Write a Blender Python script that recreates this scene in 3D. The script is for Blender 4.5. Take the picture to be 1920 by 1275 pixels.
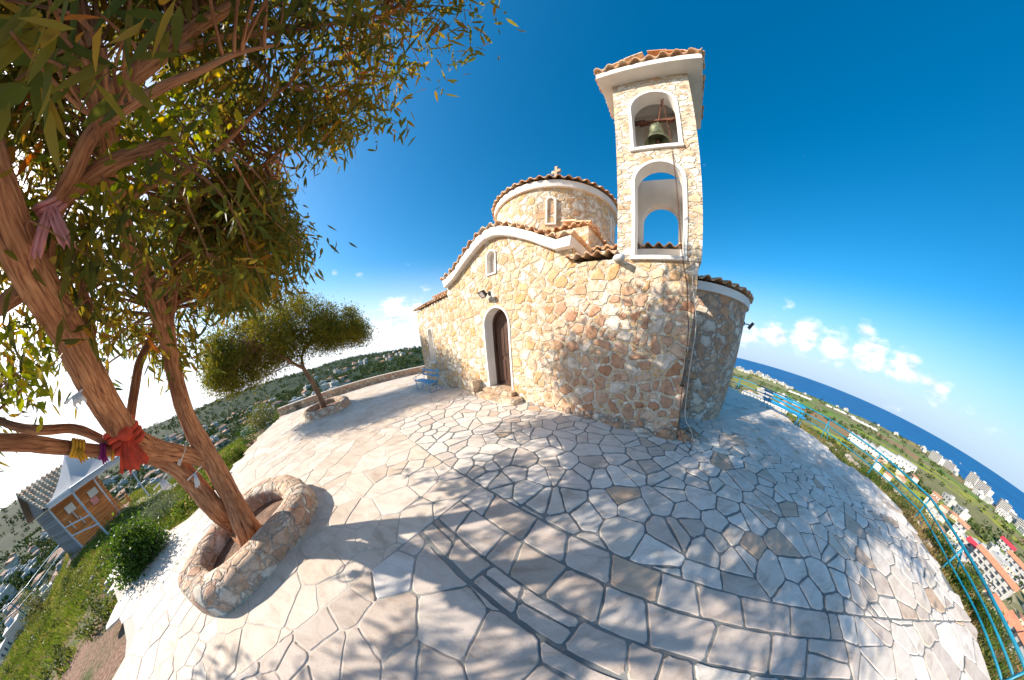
import bpy, bmesh, math, random
import numpy as np
from mathutils import Vector, Matrix, noise as mnoise
from mathutils.geometry import tessellate_polygon
random.seed(7); np.random.seed(7)
R = math.radians
for o in list(bpy.data.objects): bpy.data.objects.remove(o)
sc = bpy.context.scene
C = bpy.data.collections.new("place"); sc.collection.children.link(C)
sc.unit_settings.scale_length = 1.34

# ------------------------------------------------------------------ camera
# wide stitched lens (close to stereographic), tilted down, optical centre off the frame centre
F0, CX, CY = 360.9236, 1035.0, 808.9126
PITCH, ROLL = R(-28.3482), R(.47666)
KP = [2.87271101e-03, -6.79104679e-07, -6.19352378e-10, 3.16768574e-13]
H = 1.65
fw = Vector((0, math.cos(PITCH), math.sin(PITCH)))
up0 = Vector((0, -math.sin(PITCH), math.cos(PITCH))); rt = Vector((1, 0, 0))
AX = rt*math.cos(ROLL) + up0*math.sin(ROLL)
AY = -rt*math.sin(ROLL) + up0*math.cos(ROLL)
cam = bpy.data.cameras.new("camera"); co = bpy.data.objects.new("camera", cam); C.objects.link(co)
M = Matrix((( AX.x, AY.x, -fw.x), (AX.y, AY.y, -fw.y), (AX.z, AY.z, -fw.z))).to_4x4()
M.translation = Vector((0, 0, H)); co.matrix_world = M
cam.type = 'PANO'; cam.panorama_type = 'FISHEYE_LENS_POLYNOMIAL'
cam.sensor_fit = 'HORIZONTAL'; cam.sensor_width = 36.0; cam.sensor_height = 24.0
px2mm = 1920/36.0
cam.fisheye_fov = R(300)
cam.fisheye_polynomial_k0 = 0
cam.fisheye_polynomial_k1 = -KP[0]*px2mm
cam.fisheye_polynomial_k2 = -KP[1]*px2mm**2
cam.fisheye_polynomial_k3 = -KP[2]*px2mm**3
cam.fisheye_polynomial_k4 = -KP[3]*px2mm**4
cam.shift_x = -(CX-960)/1920
cam.shift_y = (CY-637.5)/1275
cam.clip_start = .02; cam.clip_end = 80000
sc.camera = co

def ray(px, py):
    x = px-CX; y = -(py-CY); r = math.hypot(x, y)+1e-9
    th = sum(k*r**(i+1) for i, k in enumerate(KP))
    return AX*(x/r*math.sin(th)) + AY*(y/r*math.sin(th)) + fw*math.cos(th)
def at(px, py, d): return Vector((0, 0, H)) + ray(px, py)*d
def gp(px, py, z=0):
    d = ray(px, py); t = (z-H)/d.z; return Vector((d.x*t, d.y*t, z))
_rr = np.linspace(0, 1700, 1701); _tt = sum(k*_rr**(i+1) for i, k in enumerate(KP))
def project(P):
    d = (Vector(P)-Vector((0, 0, H))).normalized()
    x, y, z = d.dot(AX), d.dot(AY), d.dot(fw); th = math.acos(max(-1, min(1, z)))
    r = float(np.interp(th, _tt, _rr)); s = math.hypot(x, y)+1e-12
    return CX+x/s*r, CY-y/s*r
def pol(az, r, z=0): return Vector((math.sin(R(az))*r, math.cos(R(az))*r, z))

# ------------------------------------------------------------------ light, sky, exposure
SUN_AZ, SUN_EL = -108.0, 31.0
w = bpy.data.worlds.new("World"); sc.world = w; w.use_nodes = True
def build_world():
    nt = w.node_tree; nt.nodes.clear(); N = nt.nodes.new; L = nt.links.new
    out = N('ShaderNodeOutputWorld'); bg = N('ShaderNodeBackground'); bg.inputs[1].default_value = .14
    sky = N('ShaderNodeTexSky'); sky.sky_type = 'NISHITA'; sky.sun_disc = False
    sky.sun_elevation = R(SUN_EL); sky.sun_rotation = R(SUN_AZ); sky.air_density = 1.0; sky.dust_density = 1.1; sky.ozone_density = 3.0
    hs = N('ShaderNodeHueSaturation'); hs.inputs['Saturation'].default_value = 1.42; hs.inputs['Hue'].default_value = .489
    L(sky.outputs[0], hs.inputs['Color'])
    tc = N('ShaderNodeTexCoord')
    nz = N('ShaderNodeTexNoise'); nz.inputs['Scale'].default_value = 11; nz.inputs['Detail'].default_value = 10; nz.inputs['Roughness'].default_value = .6
    mp = N('ShaderNodeMapping'); mp.inputs['Scale'].default_value = (1, 1, 1.9)
    L(tc.outputs['Generated'], mp.inputs[0]); L(mp.outputs[0], nz.inputs['Vector'])
    # cloud banks: azimuth, elevation, angular radius, weight
    blobs = [(-47, 5, .11, .8), (-41, 8, .10, 1.), (-35, 7, .10, .9), (-54, 3, .12, .7), (-62, 2, .14, .5), (-33, 13, .05, .5), (-28, 9, .1, .7),
             (-48, 17.5, .03, .55), (-53.5, 18.5, .022, .5), (-37, 19, .025, .4), (-75, 4, .2, .45), (-95, 5, .3, .5), (-110, 8, .3, .6),
             (56, 7, .08, .85), (62, 8, .09, .9), (68, 7.5, .09, .85), (75, 8, .08, .9), (73, 11.5, .045, .85), (81, 7.2, .08, .8), (87, 6.4, .07, .7), (93, 5.5, .05, .55),
             (50, 5.5, .08, .75), (58, 13.5, .04, .75), (66, 4, .12, .42), (97, 3, .14, .3), (80, 3, .14, .35)]
    cur = None
    for az, el, s, wt in blobs:
        d = Vector((math.sin(R(az))*math.cos(R(el)), math.cos(R(az))*math.cos(R(el)), math.sin(R(el))))
        vd = N('ShaderNodeVectorMath'); vd.operation = 'DISTANCE'; L(tc.outputs['Generated'], vd.inputs[0]); vd.inputs[1].default_value = d
        mr = N('ShaderNodeMapRange'); mr.interpolation_type = 'SMOOTHSTEP'
        for i, v in zip((1, 2, 3, 4), (0, s*1.35, wt, 0)): mr.inputs[i].default_value = v
        L(vd.outputs['Value'], mr.inputs[0])
        if cur is None: cur = mr.outputs[0]
        else:
            m = N('ShaderNodeMath'); m.operation = 'MAXIMUM'; L(cur, m.inputs[0]); L(mr.outputs[0], m.inputs[1]); cur = m.outputs[0]
    ad = N('ShaderNodeMath'); ad.operation = 'MULTIPLY_ADD'; L(nz.outputs[0], ad.inputs[0]); ad.inputs[1].default_value = 1.45; L(cur, ad.inputs[2])
    ms = N('ShaderNodeMapRange'); ms.interpolation_type = 'SMOOTHSTEP'
    for i, v in zip((1, 2, 3, 4), (1.06, 1.66, 0, .86)): ms.inputs[i].default_value = v
    L(ad.outputs[0], ms.inputs[0])
    nz2 = N('ShaderNodeTexNoise'); nz2.inputs['Scale'].default_value = 22; nz2.inputs['Detail'].default_value = 5; L(mp.outputs[0], nz2.inputs['Vector'])
    cr = N('ShaderNodeMix'); cr.data_type = 'RGBA'; cr.inputs[6].default_value = (3.4, 4.0, 4.9, 1); cr.inputs[7].default_value = (6.6, 6.5, 6.5, 1)
    mr2 = N('ShaderNodeMapRange'); mr2.inputs[1].default_value = .35; mr2.inputs[2].default_value = .6; L(nz2.outputs[0], mr2.inputs[0]); L(mr2.outputs[0], cr.inputs[0])
    mx = N('ShaderNodeMix'); mx.data_type = 'RGBA'; L(ms.outputs[0], mx.inputs[0]); L(hs.outputs[0], mx.inputs[6]); L(cr.outputs[2], mx.inputs[7])
    # pale air just above the horizon
    sp = N('ShaderNodeSeparateXYZ'); L(tc.outputs['Generated'], sp.inputs[0])
    hz = N('ShaderNodeMapRange'); hz.interpolation_type = 'SMOOTHSTEP'; L(sp.outputs[2], hz.inputs[0])
    for i, v in zip((1, 2, 3, 4), (-.02, .36, .93, 0)): hz.inputs[i].default_value = v
    hx = N('ShaderNodeMix'); hx.data_type = 'RGBA'; L(hz.outputs[0], hx.inputs[0]); L(hs.outputs[0], hx.inputs[6])
    sx_ = N('ShaderNodeMapRange'); L(sp.outputs[0], sx_.inputs[0])
    for i, v in zip((1, 2, 3, 4), (-.9, .3, 0, 1)): sx_.inputs[i].default_value = v
    hc = N('ShaderNodeMix'); hc.data_type = 'RGBA'; L(sx_.outputs[0], hc.inputs[0]); hc.inputs[6].default_value = (5.6, 6.0, 6.6, 1); hc.inputs[7].default_value = (2.7, 3.6, 4.7, 1); L(hc.outputs[2], hx.inputs[7])
    L(hx.outputs[2], mx.inputs[6])
    L(mx.outputs[2], bg.inputs[0]); L(bg.outputs[0], out.inputs[0])
build_world()
sd = bpy.data.lights.new("sun", 'SUN'); sd.energy = 5.0; sd.angle = R(.55); sd.color = (1, .91, .78)
so = bpy.data.objects.new("sun", sd); C.objects.link(so)
sv = Vector((math.sin(R(SUN_AZ))*math.cos(R(SUN_EL)), math.cos(R(SUN_AZ))*math.cos(R(SUN_EL)), math.sin(R(SUN_EL))))
so.rotation_euler = sv.to_track_quat('Z', 'Y').to_euler(); so.location = sv*60
vs = sc.view_settings; vs.view_transform = 'Standard'; vs.look = 'None'; vs.gamma = 1; vs.exposure = .64
sc.cycles.max_bounces = 6; sc.cycles.diffuse_bounces = 3; sc.cycles.transparent_max_bounces = 4; sc.cycles.use_denoising = True

# ------------------------------------------------------------------ object helpers
def link(o, parent=None):
    C.objects.link(o)
    if parent is not None: o.parent = parent
    return o
def tag(o, label=None, cat=None, group=None, kind=None):
    if label: o['label'] = label
    if cat: o['category'] = cat
    if group: o['group'] = group
    if kind: o['kind'] = kind
    return o
def empty(name, loc=(0, 0, 0), rz=0, **k):
    o = bpy.data.objects.new(name, None); o.empty_display_size = .2; o.location = loc; o.rotation_euler.z = rz
    link(o); return tag(o, **k)
def copy_tree(o, parent=None):
    c = o.copy(); C.objects.link(c)
    if parent is not None: c.parent = parent
    for ch in o.children: copy_tree(ch, c)
    return c
class MB:
    def __init__(s): s.v = []; s.f = []; s.t = []; s.m = []
    def add(s, vs_, fs, tone=None, mi=0):
        b = len(s.v); s.v += [tuple(p) for p in vs_]; s.f += [tuple(b+i for i in f) for f in fs]
        if tone is None: tone = random.random()
        s.t += [tone]*len(vs_); s.m += [mi]*len(fs)
    def box(s, a, b, tone=None, mi=0, fr=None):
        x0, y0, z0 = a; x1, y1, z1 = b
        V_ = [(x0, y0, z0), (x1, y0, z0), (x1, y1, z0), (x0, y1, z0), (x0, y0, z1), (x1, y0, z1), (x1, y1, z1), (x0, y1, z1)]
        if fr: V_ = [fr(p) for p in V_]
        s.add(V_, [(0, 3, 2, 1), (4, 5, 6, 7), (0, 1, 5, 4), (1, 2, 6, 5), (2, 3, 7, 6), (3, 0, 4, 7)], tone, mi)
    def tube(s, pts, rad, seg=8, tone=None, mi=0, cap=True, wob=0):
        pts = [Vector(p) for p in pts]
        if not hasattr(rad, '__len__'): rad = [rad]*len(pts)
        ring = []; nrm = None
        for i, p in enumerate(pts):
            t = (pts[min(i+1, len(pts)-1)]-pts[max(i-1, 0)]).normalized()
            if nrm is None: nrm = t.orthogonal().normalized()
            else: nrm = (nrm - t*nrm.dot(t)).normalized()
            bn = t.cross(nrm)
            for k in range(seg):
                a = 2*math.pi*k/seg; rr = rad[i]
                if wob: rr *= 1+wob*mnoise.noise(Vector((math.cos(a)*1.6, math.sin(a)*1.6, i*.22)))
                ring.append(p+(nrm*math.cos(a)+bn*math.sin(a))*rr)
        n = len(pts); fs = [(i*seg+k, i*seg+(k+1) % seg, (i+1)*seg+(k+1) % seg, (i+1)*seg+k) for i in range(n-1) for k in range(seg)]
        if cap: fs += [tuple(range(seg-1, -1, -1)), tuple((n-1)*seg+k for k in range(seg))]
        s.add(ring, fs, tone, mi)
    def lathe(s, prof, c=(0, 0, 0), seg=28, tone=None, mi=0):
        V_ = [(c[0]+r*math.cos(2*math.pi*k/seg), c[1]+r*math.sin(2*math.pi*k/seg), c[2]+z) for r, z in prof for k in range(seg)]
        n = len(prof)
        s.add(V_, [(i*seg+k, i*seg+(k+1) % seg, (i+1)*seg+(k+1) % seg, (i+1)*seg+k) for i in range(n-1) for k in range(seg)], tone, mi)
    def build(s, name, mats, parent=None, smooth=False, loc=None, link_it=True):
        me = bpy.data.meshes.new(name); me.from_pydata([tuple(v) for v in s.v], [], s.f); me.validate(); me.update()
        if s.t and len(me.vertices) == len(s.t):
            at_ = me.attributes.new('tone', 'FLOAT', 'POINT'); at_.data.foreach_set('value', np.array(s.t, dtype=np.float32))
        if not isinstance(mats, (list, tuple)): mats = [mats]
        for m in mats: me.materials.append(m)
        if len(mats) > 1 and len(me.polygons) == len(s.m): me.polygons.foreach_set('material_index', s.m)
        if smooth: me.polygons.foreach_set('use_smooth', [True]*len(me.polygons))
        bm = bmesh.new(); bm.from_mesh(me); bmesh.ops.recalc_face_normals(bm, faces=bm.faces) if not getattr(s, 'keep', False) else None; bm.to_mesh(me); bm.free()
        o = bpy.data.objects.new(name, me)
        if loc is not None: o.location = loc
        if link_it: link(o, parent)
        return o
def bevel(o, wd=.01, seg=2):
    m = o.modifiers.new('bevel', 'BEVEL'); m.width = wd; m.segments = seg; m.limit_method = 'ANGLE'; m.angle_limit = R(35); return o
def smooth_path(pts, n=6):
    P = [Vector(p) for p in pts]; P = [P[0]*2-P[1]]+P+[P[-1]*2-P[-2]]; out = []
    for i in range(1, len(P)-2):
        for k in range(n):
            t = k/n; a, b, c, d = P[i-1], P[i], P[i+1], P[i+2]
            out.append(.5*((2*b)+(-a+c)*t+(2*a-5*b+4*c-d)*t*t+(-a+3*b-3*c+d)*t**3))
    out.append(P[-2]); return out
def extrude_poly(mb, loops, to3, d3, tone=None, mi=0):
    """polygon with holes in 2D, mapped by to3(a,b)->Vector, thickness vector d3"""
    flat = [p for l in loops for p in l]
    tris = tessellate_polygon([[Vector((a, b, 0)) for a, b in l] for l in loops])
    n = len(flat); A = [to3(a, b) for a, b in flat]; B = [p+d3 for p in A]
    fs = [tuple(t) for t in tris]+[tuple(n+i for i in reversed(t)) for t in tris]
    b = 0
    for l in loops:
        k = len(l); fs += [(b+i, b+(i+1) % k, n+b+(i+1) % k, n+b+i) for i in range(k)]; b += k
    mb.add(A+B, fs, tone, mi)
def arch(cx, z0, wdt, zs, n=18, ry=None):
    """closed outline of an arched opening, spring line at zs"""
    r = wdt/2; ry = ry or r
    return [(cx-r, z0), (cx+r, z0)]+[(cx+r*math.cos(math.pi*i/n), zs+ry*math.sin(math.pi*i/n)) for i in range(n+1)]

# ------------------------------------------------------------------ materials
MAT = {}
def newmat(name):
    m = bpy.data.materials.new(name); m.use_nodes = True; nt = m.node_tree
    return m, nt, nt.nodes['Principled BSDF'], nt.nodes.new, nt.links.new
def ramp(N, stops, interp='LINEAR'):
    r = N('ShaderNodeValToRGB'); r.color_ramp.interpolation = interp
    e = r.color_ramp.elements
    while len(e) < len(stops): e.new(.5)
    for i, (p, c) in enumerate(stops): e[i].position = p; e[i].color = (*c, 1)
    return r
def simple(name, col, rough=.7, metal=0, var=.12, scale=8, bump=.0, bscale=40, spec=.5, dist=.01):
    m, nt, bs, N, L = newmat(name); tc = N('ShaderNodeTexCoord')
    nz = N('ShaderNodeTexNoise'); nz.inputs['Scale'].default_value = scale; nz.inputs['Detail'].default_value = 6; L(tc.outputs['Object'], nz.inputs['Vector'])
    a = tuple(max(0, c*(1-var*1.6)) for c in col); b = tuple(min(1, c*(1+var*1.6)) for c in col)
    r = ramp(N, [(.3, a), (.7, b)]); L(nz.outputs[0], r.inputs[0]); L(r.outputs[0], bs.inputs['Base Color'])
    bs.inputs['Roughness'].default_value = rough; bs.inputs['Metallic'].default_value = metal; bs.inputs['Specular IOR Level'].default_value = spec
    if bump:
        n2 = N('ShaderNodeTexNoise'); n2.inputs['Scale'].default_value = bscale; n2.inputs['Detail'].default_value = 5; L(tc.outputs['Object'], n2.inputs['Vector'])
        bp = N('ShaderNodeBump'); bp.inputs['Strength'].default_value = bump; bp.inputs['Distance'].default_value = dist; L(n2.outputs[0], bp.inputs['Height']); L(bp.outputs[0], bs.inputs['Normal'])
    MAT[name] = m; return m
def math_(N, L, op, a, b=None, c=None):
    m = N('ShaderNodeMath'); m.operation = op
    for i, x in enumerate((a, b, c)):
        if x is None: continue
        if isinstance(x, (int, float)): m.inputs[i].default_value = x
        else: L(x, m.inputs[i])
    return m.outputs[0]
def mapr(N, L, x, a, b, c=0, d=1, sm=True):
    m = N('ShaderNodeMapRange'); m.interpolation_type = 'SMOOTHSTEP' if sm else 'LINEAR'
    L(x, m.inputs[0])
    for i, v in zip((1, 2, 3, 4), (a, b, c, d)): m.inputs[i].default_value = v
    return m.outputs[0]
def mixc(N, L, f, a, b, mode='MIX'):
    m = N('ShaderNodeMix'); m.data_type = 'RGBA'; m.blend_type = mode
    if isinstance(f, (int, float)): m.inputs[0].default_value = f
    else: L(f, m.inputs[0])
    for i, x in ((6, a), (7, b)):
        if isinstance(x, tuple): m.inputs[i].default_value = (*x, 1)
        else: L(x, m.inputs[i])
    return m.outputs[2]
def stone_mat(name, scale=3.9, cols=None, mortar=(.56, .47, .37), flat=.75, chinks=True, bumpd=.026, thr=.125, zs=1.12):
    m, nt, bs, N, L = newmat(name); tc = N('ShaderNodeTexCoord')
    mpn = N('ShaderNodeMapping'); mpn.inputs['Scale'].default_value = (1, 1, zs); L(tc.outputs['Object'], mpn.inputs[0])
    wz = N('ShaderNodeTexNoise'); wz.inputs['Scale'].default_value = 5.5; wz.inputs['Detail'].default_value = 3; L(mpn.outputs[0], wz.inputs['Vector'])
    wv = N('ShaderNodeVectorMath'); wv.operation = 'MULTIPLY_ADD'; L(wz.outputs['Color'], wv.inputs[0]); wv.inputs[1].default_value = (.13,)*3; L(mpn.outputs[0], wv.inputs[2])
    def vor(feature, sc_):
        v = N('ShaderNodeTexVoronoi'); v.feature = feature; v.inputs['Scale'].default_value = sc_; v.inputs['Randomness'].default_value = .92; L(wv.outputs[0], v.inputs['Vector']); return v
    big_e = vor('DISTANCE_TO_EDGE', scale); big_c = vor('F1', scale)
    sm_e = vor('DISTANCE_TO_EDGE', scale*2.7); sm_c = vor('F1', scale*2.7)
    sepb = N('ShaderNodeSeparateColor'); L(big_c.outputs['Color'], sepb.inputs[0])
    seps = N('ShaderNodeSeparateColor'); L(sm_c.outputs['Color'], seps.inputs[0])
    # the border of each big stone varies: wide gaps are filled with small chinking stones
    th = math_(N, L, 'MULTIPLY_ADD', sepb.outputs[1], thr if chinks else .01, .022)
    inbig = math_(N, L, 'GREATER_THAN', big_e.outputs['Distance'], th)
    hb = math_(N, L, 'SUBTRACT', big_e.outputs['Distance'], th)
    hb = mapr(N, L, hb, 0, .09)
    hs_ = mapr(N, L, sm_e.outputs['Distance'], .05, .2)
    hs_ = math_(N, L, 'MULTIPLY', hs_, .55 if chinks else 0)
    hh = N('ShaderNodeMix'); hh.data_type = 'FLOAT'; L(inbig, hh.inputs[0]); L(hs_, hh.inputs[2]); L(hb, hh.inputs[3]); h = hh.outputs[0]
    cols = cols or [(0, (.67, .49, .30)), (.14, (.75, .60, .41)), (.28, (.83, .75, .62)), (.42, (.69, .45, .22)), (.54, (.78, .64, .44)), (.68, (.64, .41, .25)), (.76, (.72, .51, .29)), (.88, (.86, .81, .72))]
    rb = ramp(N, cols, 'CONSTANT'); L(sepb.outputs[0], rb.inputs[0]); rs = ramp(N, cols, 'CONSTANT'); L(seps.outputs[0], rs.inputs[0])
    stone = mixc(N, L, inbig, rs.outputs[0], rb.outputs[0])
    if name == 'wall_stone':
        sx = N('ShaderNodeSeparateXYZ'); L(tc.outputs['Object'], sx.inputs[0])
        fx = mapr(N, L, sx.outputs[0], -3.6, -1.4); fz = mapr(N, L, sx.outputs[2], 3.1, 2.2); fa = math_(N, L, 'MULTIPLY', fx, fz); fa = math_(N, L, 'MULTIPLY', fa, 1.0)
        rp = ramp(N, [(0, (.58, .34, .22)), (.18, (.70, .50, .37)), (.34, (.52, .27, .16)), (.5, (.63, .41, .29)), (.66, (.76, .67, .58)), (.78, (.55, .33, .22)), (.9, (.67, .45, .32))], 'CONSTANT'); L(sepb.outputs[0], rp.inputs[0])  # brown-pink stones at lower right; shade there is partly painted into this palette
        fb = math_(N, L, 'MULTIPLY', fa, inbig); stone = mixc(N, L, fb, stone, rp.outputs[0])
    nz = N('ShaderNodeTexNoise'); nz.inputs['Scale'].default_value = 7; nz.inputs['Detail'].default_value = 8; nz.inputs['Roughness'].default_value = .65; L(tc.outputs['Object'], nz.inputs['Vector'])
    st = ramp(N, [(.3, (.62, .52, .42)), (.5, (.95, .93, .9)), (.7, (1.12, 1.12, 1.12))]); L(nz.outputs[0], st.inputs[0])
    stone = mixc(N, L, 1.0, stone, st.outputs[0], 'MULTIPLY')
    n3 = N('ShaderNodeTexNoise'); n3.inputs['Scale'].default_value = 55; n3.inputs['Detail'].default_value = 4; L(tc.outputs['Object'], n3.inputs['Vector'])
    pit = ramp(N, [(.33, (.5, .4, .32)), (.42, (1, 1, 1))]); L(n3.outputs[0], pit.inputs[0]); stone = mixc(N, L, .55, stone, pit.outputs[0], 'MULTIPLY')
    gap = mapr(N, L, h, .02, .13)
    col = mixc(N, L, gap, mortar, stone); L(col, bs.inputs['Base Color'])
    bs.inputs['Roughness'].default_value = .88; bs.inputs['Specular IOR Level'].default_value = .25
    hm = math_(N, L, 'MULTIPLY_ADD', nz.outputs[0], .35, h); hm = math_(N, L, 'MULTIPLY_ADD', n3.outputs[0], .12, hm)
    bp = N('ShaderNodeBump'); bp.inputs['Strength'].default_value = flat; bp.inputs['Distance'].default_value = bumpd; L(hm, bp.inputs['Height']); L(bp.outputs[0], bs.inputs['Normal'])
    MAT[name] = m; return m
stone_mat('wall_stone')
stone_mat('pink_shade_stone', 3.6, [(0, (.56, .36, .24)), (.2, (.66, .50, .38)), (.35, (.50, .30, .19)), (.5, (.62, .42, .29)), (.65, (.68, .60, .52)), (.78, (.58, .33, .2)), (.9, (.72, .62, .5))], mortar=(.30, .26, .22))  # pinker, darker masonry for apse and foot, their shade painted into the colour
stone_mat('rubble_stone', 4.6, [(0, (.60, .42, .30)), (.2, (.72, .60, .48)), (.4, (.58, .36, .25)), (.55, (.76, .67, .56)), (.7, (.62, .46, .34)), (.85, (.70, .52, .38))], mortar=(.42, .33, .26), bumpd=.03)
stone_mat('cut_stone', 4.2, [(0, (.58, .42, .28)), (.25, (.66, .52, .38)), (.5, (.55, .38, .25)), (.7, (.70, .58, .44))], mortar=(.28, .22, .17), chinks=False, bumpd=.01, zs=.7)
simple('plaster', (.80, .75, .69), .85, var=.05, scale=3, bump=.25, bscale=60, dist=.004)
simple('cream_plaster', (.74, .64, .54), .85, var=.06, scale=4, bump=.2, bscale=50, dist=.004)
def tile_mat():
    m, nt, bs, N, L = newmat('terracotta'); a = N('ShaderNodeAttribute'); a.attribute_name = 'tone'; tc = N('ShaderNodeTexCoord')
    r = ramp(N, [(0, (.52, .27, .14)), (.35, (.72, .43, .24)), (.6, (.80, .57, .36)), (.85, (.64, .36, .20)), (1, (.80, .66, .48))]); L(a.outputs['Fac'], r.inputs[0])
    nz = N('ShaderNodeTexNoise'); nz.inputs['Scale'].default_value = 14; nz.inputs['Detail'].default_value = 7; L(tc.outputs['Object'], nz.inputs['Vector'])
    s_ = ramp(N, [(.30, (.5, .47, .42)), (.45, (1, 1, 1)), (.72, (1.2, 1.15, 1.1))]); L(nz.outputs[0], s_.inputs[0])
    L(mixc(N, L, .8, r.outputs[0], s_.outputs[0], 'MULTIPLY'), bs.inputs['Base Color']); bs.inputs['Roughness'].default_value = .85
    MAT['tile'] = m
tile_mat()
def wood_mat(name, c0, c1, sc_=(1, 1, 1), rough=.6):
    m, nt, bs, N, L = newmat(name); tc = N('ShaderNodeTexCoord'); mp = N('ShaderNodeMapping'); mp.inputs['Scale'].default_value = sc_
    L(tc.outputs['Object'], mp.inputs[0]); nz = N('ShaderNodeTexNoise'); nz.inputs['Scale'].default_value = 6; nz.inputs['Detail'].default_value = 8; nz.inputs['Distortion'].default_value = .8
    L(mp.outputs[0], nz.inputs['Vector']); r = ramp(N, [(.3, c0), (.7, c1)]); L(nz.outputs[0], r.inputs[0])
    a = N('ShaderNodeAttribute'); a.attribute_name = 'tone'; t = mapr(N, L, a.outputs['Fac'], 0, 1, .75, 1.2, False)
    cm = N('ShaderNodeCombineColor'); [L(t, cm.inputs[i]) for i in range(3)]
    L(mixc(N, L, 1., r.outputs[0], cm.outputs[0], 'MULTIPLY'), bs.inputs['Base Color']); bs.inputs['Roughness'].default_value = rough
    bp = N('ShaderNodeBump'); bp.inputs['Strength'].default_value = .3; bp.inputs['Distance'].default_value = .006; L(nz.outputs[0], bp.inputs['Height']); L(bp.outputs[0], bs.inputs['Normal'])
    MAT[name] = m
wood_mat('door_wood', (.06, .028, .02), (.14, .07, .045), (6, 6, .6), .45)
wood_mat('orange_wood', (.60, .18, .03), (.80, .32, .09), (.6, .6, 8))
wood_mat('grey_wood', (.20, .16, .15), (.32, .27, .25), (.6, .6, 8), .8)
def paving_mat(key, stops):
    m, nt, bs, N, L = newmat('flagstone'); a = N('ShaderNodeAttribute'); a.attribute_name = 'tone'; tc = N('ShaderNodeTexCoord')
    r = ramp(N, stops, 'LINEAR'); L(a.outputs['Fac'], r.inputs[0])
    nz = N('ShaderNodeTexNoise'); nz.inputs['Scale'].default_value = 2.6; nz.inputs['Detail'].default_value = 9; nz.inputs['Roughness'].default_value = .68; nz.inputs['Distortion'].default_value = .6
    ofs = N('ShaderNodeVectorMath'); ofs.operation = 'MULTIPLY_ADD'; cb = N('ShaderNodeCombineXYZ'); [L(a.outputs['Fac'], cb.inputs[i]) for i in range(3)]
    L(cb.outputs[0], ofs.inputs[0]); ofs.inputs[1].default_value = (37, 19, 53); L(tc.outputs['Object'], ofs.inputs[2])
    mp = N('ShaderNodeMapping'); mp.inputs['Scale'].default_value = (1, 2.4, 1); mp.inputs['Rotation'].default_value = (0, 0, .5); L(ofs.outputs[0], mp.inputs[0]); L(mp.outputs[0], nz.inputs['Vector'])
    s_ = ramp(N, [(.28, (.66, .58, .52)), (.45, (.93, .90, .87)), (.62, (1.06, 1.05, 1.04)), (.75, (.85, .76, .66))]); L(nz.outputs[0], s_.inputs[0])
    c = mixc(N, L, 1., r.outputs[0], s_.outputs[0], 'MULTIPLY')
    n2 = N('ShaderNodeTexNoise'); n2.inputs['Scale'].default_value = 70; n2.inputs['Detail'].default_value = 4; L(tc.outputs['Object'], n2.inputs['Vector'])
    p = ramp(N, [(.3, (.45, .36, .28)), (.38, (1, 1, 1))]); L(n2.outputs[0], p.inputs[0]); c = mixc(N, L, .5, c, p.outputs[0], 'MULTIPLY')
    L(c, bs.inputs['Base Color']); bs.inputs['Roughness'].default_value = .72; bs.inputs['Specular IOR Level'].default_value = .3
    h = math_(N, L, 'MULTIPLY_ADD', n2.outputs[0], .25, nz.outputs[0])
    bp = N('ShaderNodeBump'); bp.inputs['Strength'].default_value = .5; bp.inputs['Distance'].default_value = .012; L(h, bp.inputs['Height']); L(bp.outputs[0], bs.inputs['Normal'])
    MAT[key] = m
paving_mat('flag', [(0, (.56, .47, .40)), (.15, (.68, .61, .54)), (.5, (.75, .68, .61)), (.66, (.67, .58, .49)), (.74, (.79, .73, .66)), (.93, (.62, .54, .48)), (1, (.58, .42, .30))])
paving_mat('flag_brown', [(0, (.50, .41, .34)), (.3, (.60, .50, .43)), (.6, (.66, .57, .50)), (.85, (.56, .45, .37)), (1, (.74, .69, .65))])
paving_mat('flag_tan', [(0, (.64, .53, .43)), (.4, (.72, .62, .52)), (.7, (.77, .68, .59)), (1, (.67, .54, .42))])
simple('mortar_grey', (.25, .25, .235), .9, var=.2, scale=5, bump=.5, bscale=60)
simple('mortar_tan', (.55, .49, .43), .9, var=.12, scale=5, bump=.5, bscale=60)
simple('blue_paint', (.015, .26, .52), .4, var=.1, scale=5)
simple('teal_paint', (.01, .22, .34), .42, var=.15, scale=3)
simple('dark_metal', (.03, .028, .026), .45, var=.2)
simple('white_metal', (.62, .64, .66), .4, var=.05)
simple('rust', (.13, .045, .02), .8, var=.4, scale=20)
simple('bronze', (.16, .17, .10), .5, .55, var=.45, scale=9, bump=.2)
simple('glass_lamp', (.55, .5, .48), .2)
simple('dark_glass', (.05, .07, .09), .12, var=.1)
simple('soil', (.22, .13, .085), .95, var=.35, scale=6, bump=.8, bscale=25, dist=.03)
simple('rock', (.40, .34, .29), .9, var=.3, scale=3, bump=.8, bscale=10, dist=.05)
simple('white_cloth', (.82, .80, .78), .8, var=.04)
simple('red_cloth', (.55, .055, .02), .8, var=.2, scale=12)
simple('pink_cloth', (.78, .30, .26), .8, var=.12, scale=12)
simple('purple_cloth', (.30, .02, .16), .8, var=.12)
simple('yellow_cloth', (.66, .33, .02), .8, var=.12)
simple('cord_white', (.62, .56, .5), .8)
simple('village_white', (.60, .51, .41), .85, var=.08, scale=.3)
simple('house_wall', (.58, .45, .33), .85, var=.12, scale=.35)
simple('white_wall', (.47, .455, .43), .8, var=.05, scale=.2)
simple('grey_wall', (.42, .41, .40), .8, var=.1, scale=.2)
simple('house_roof', (.46, .22, .13), .85, var=.25, scale=.5)
simple('apartment_roof', (.58, .22, .12), .8, var=.15, scale=.8)
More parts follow.
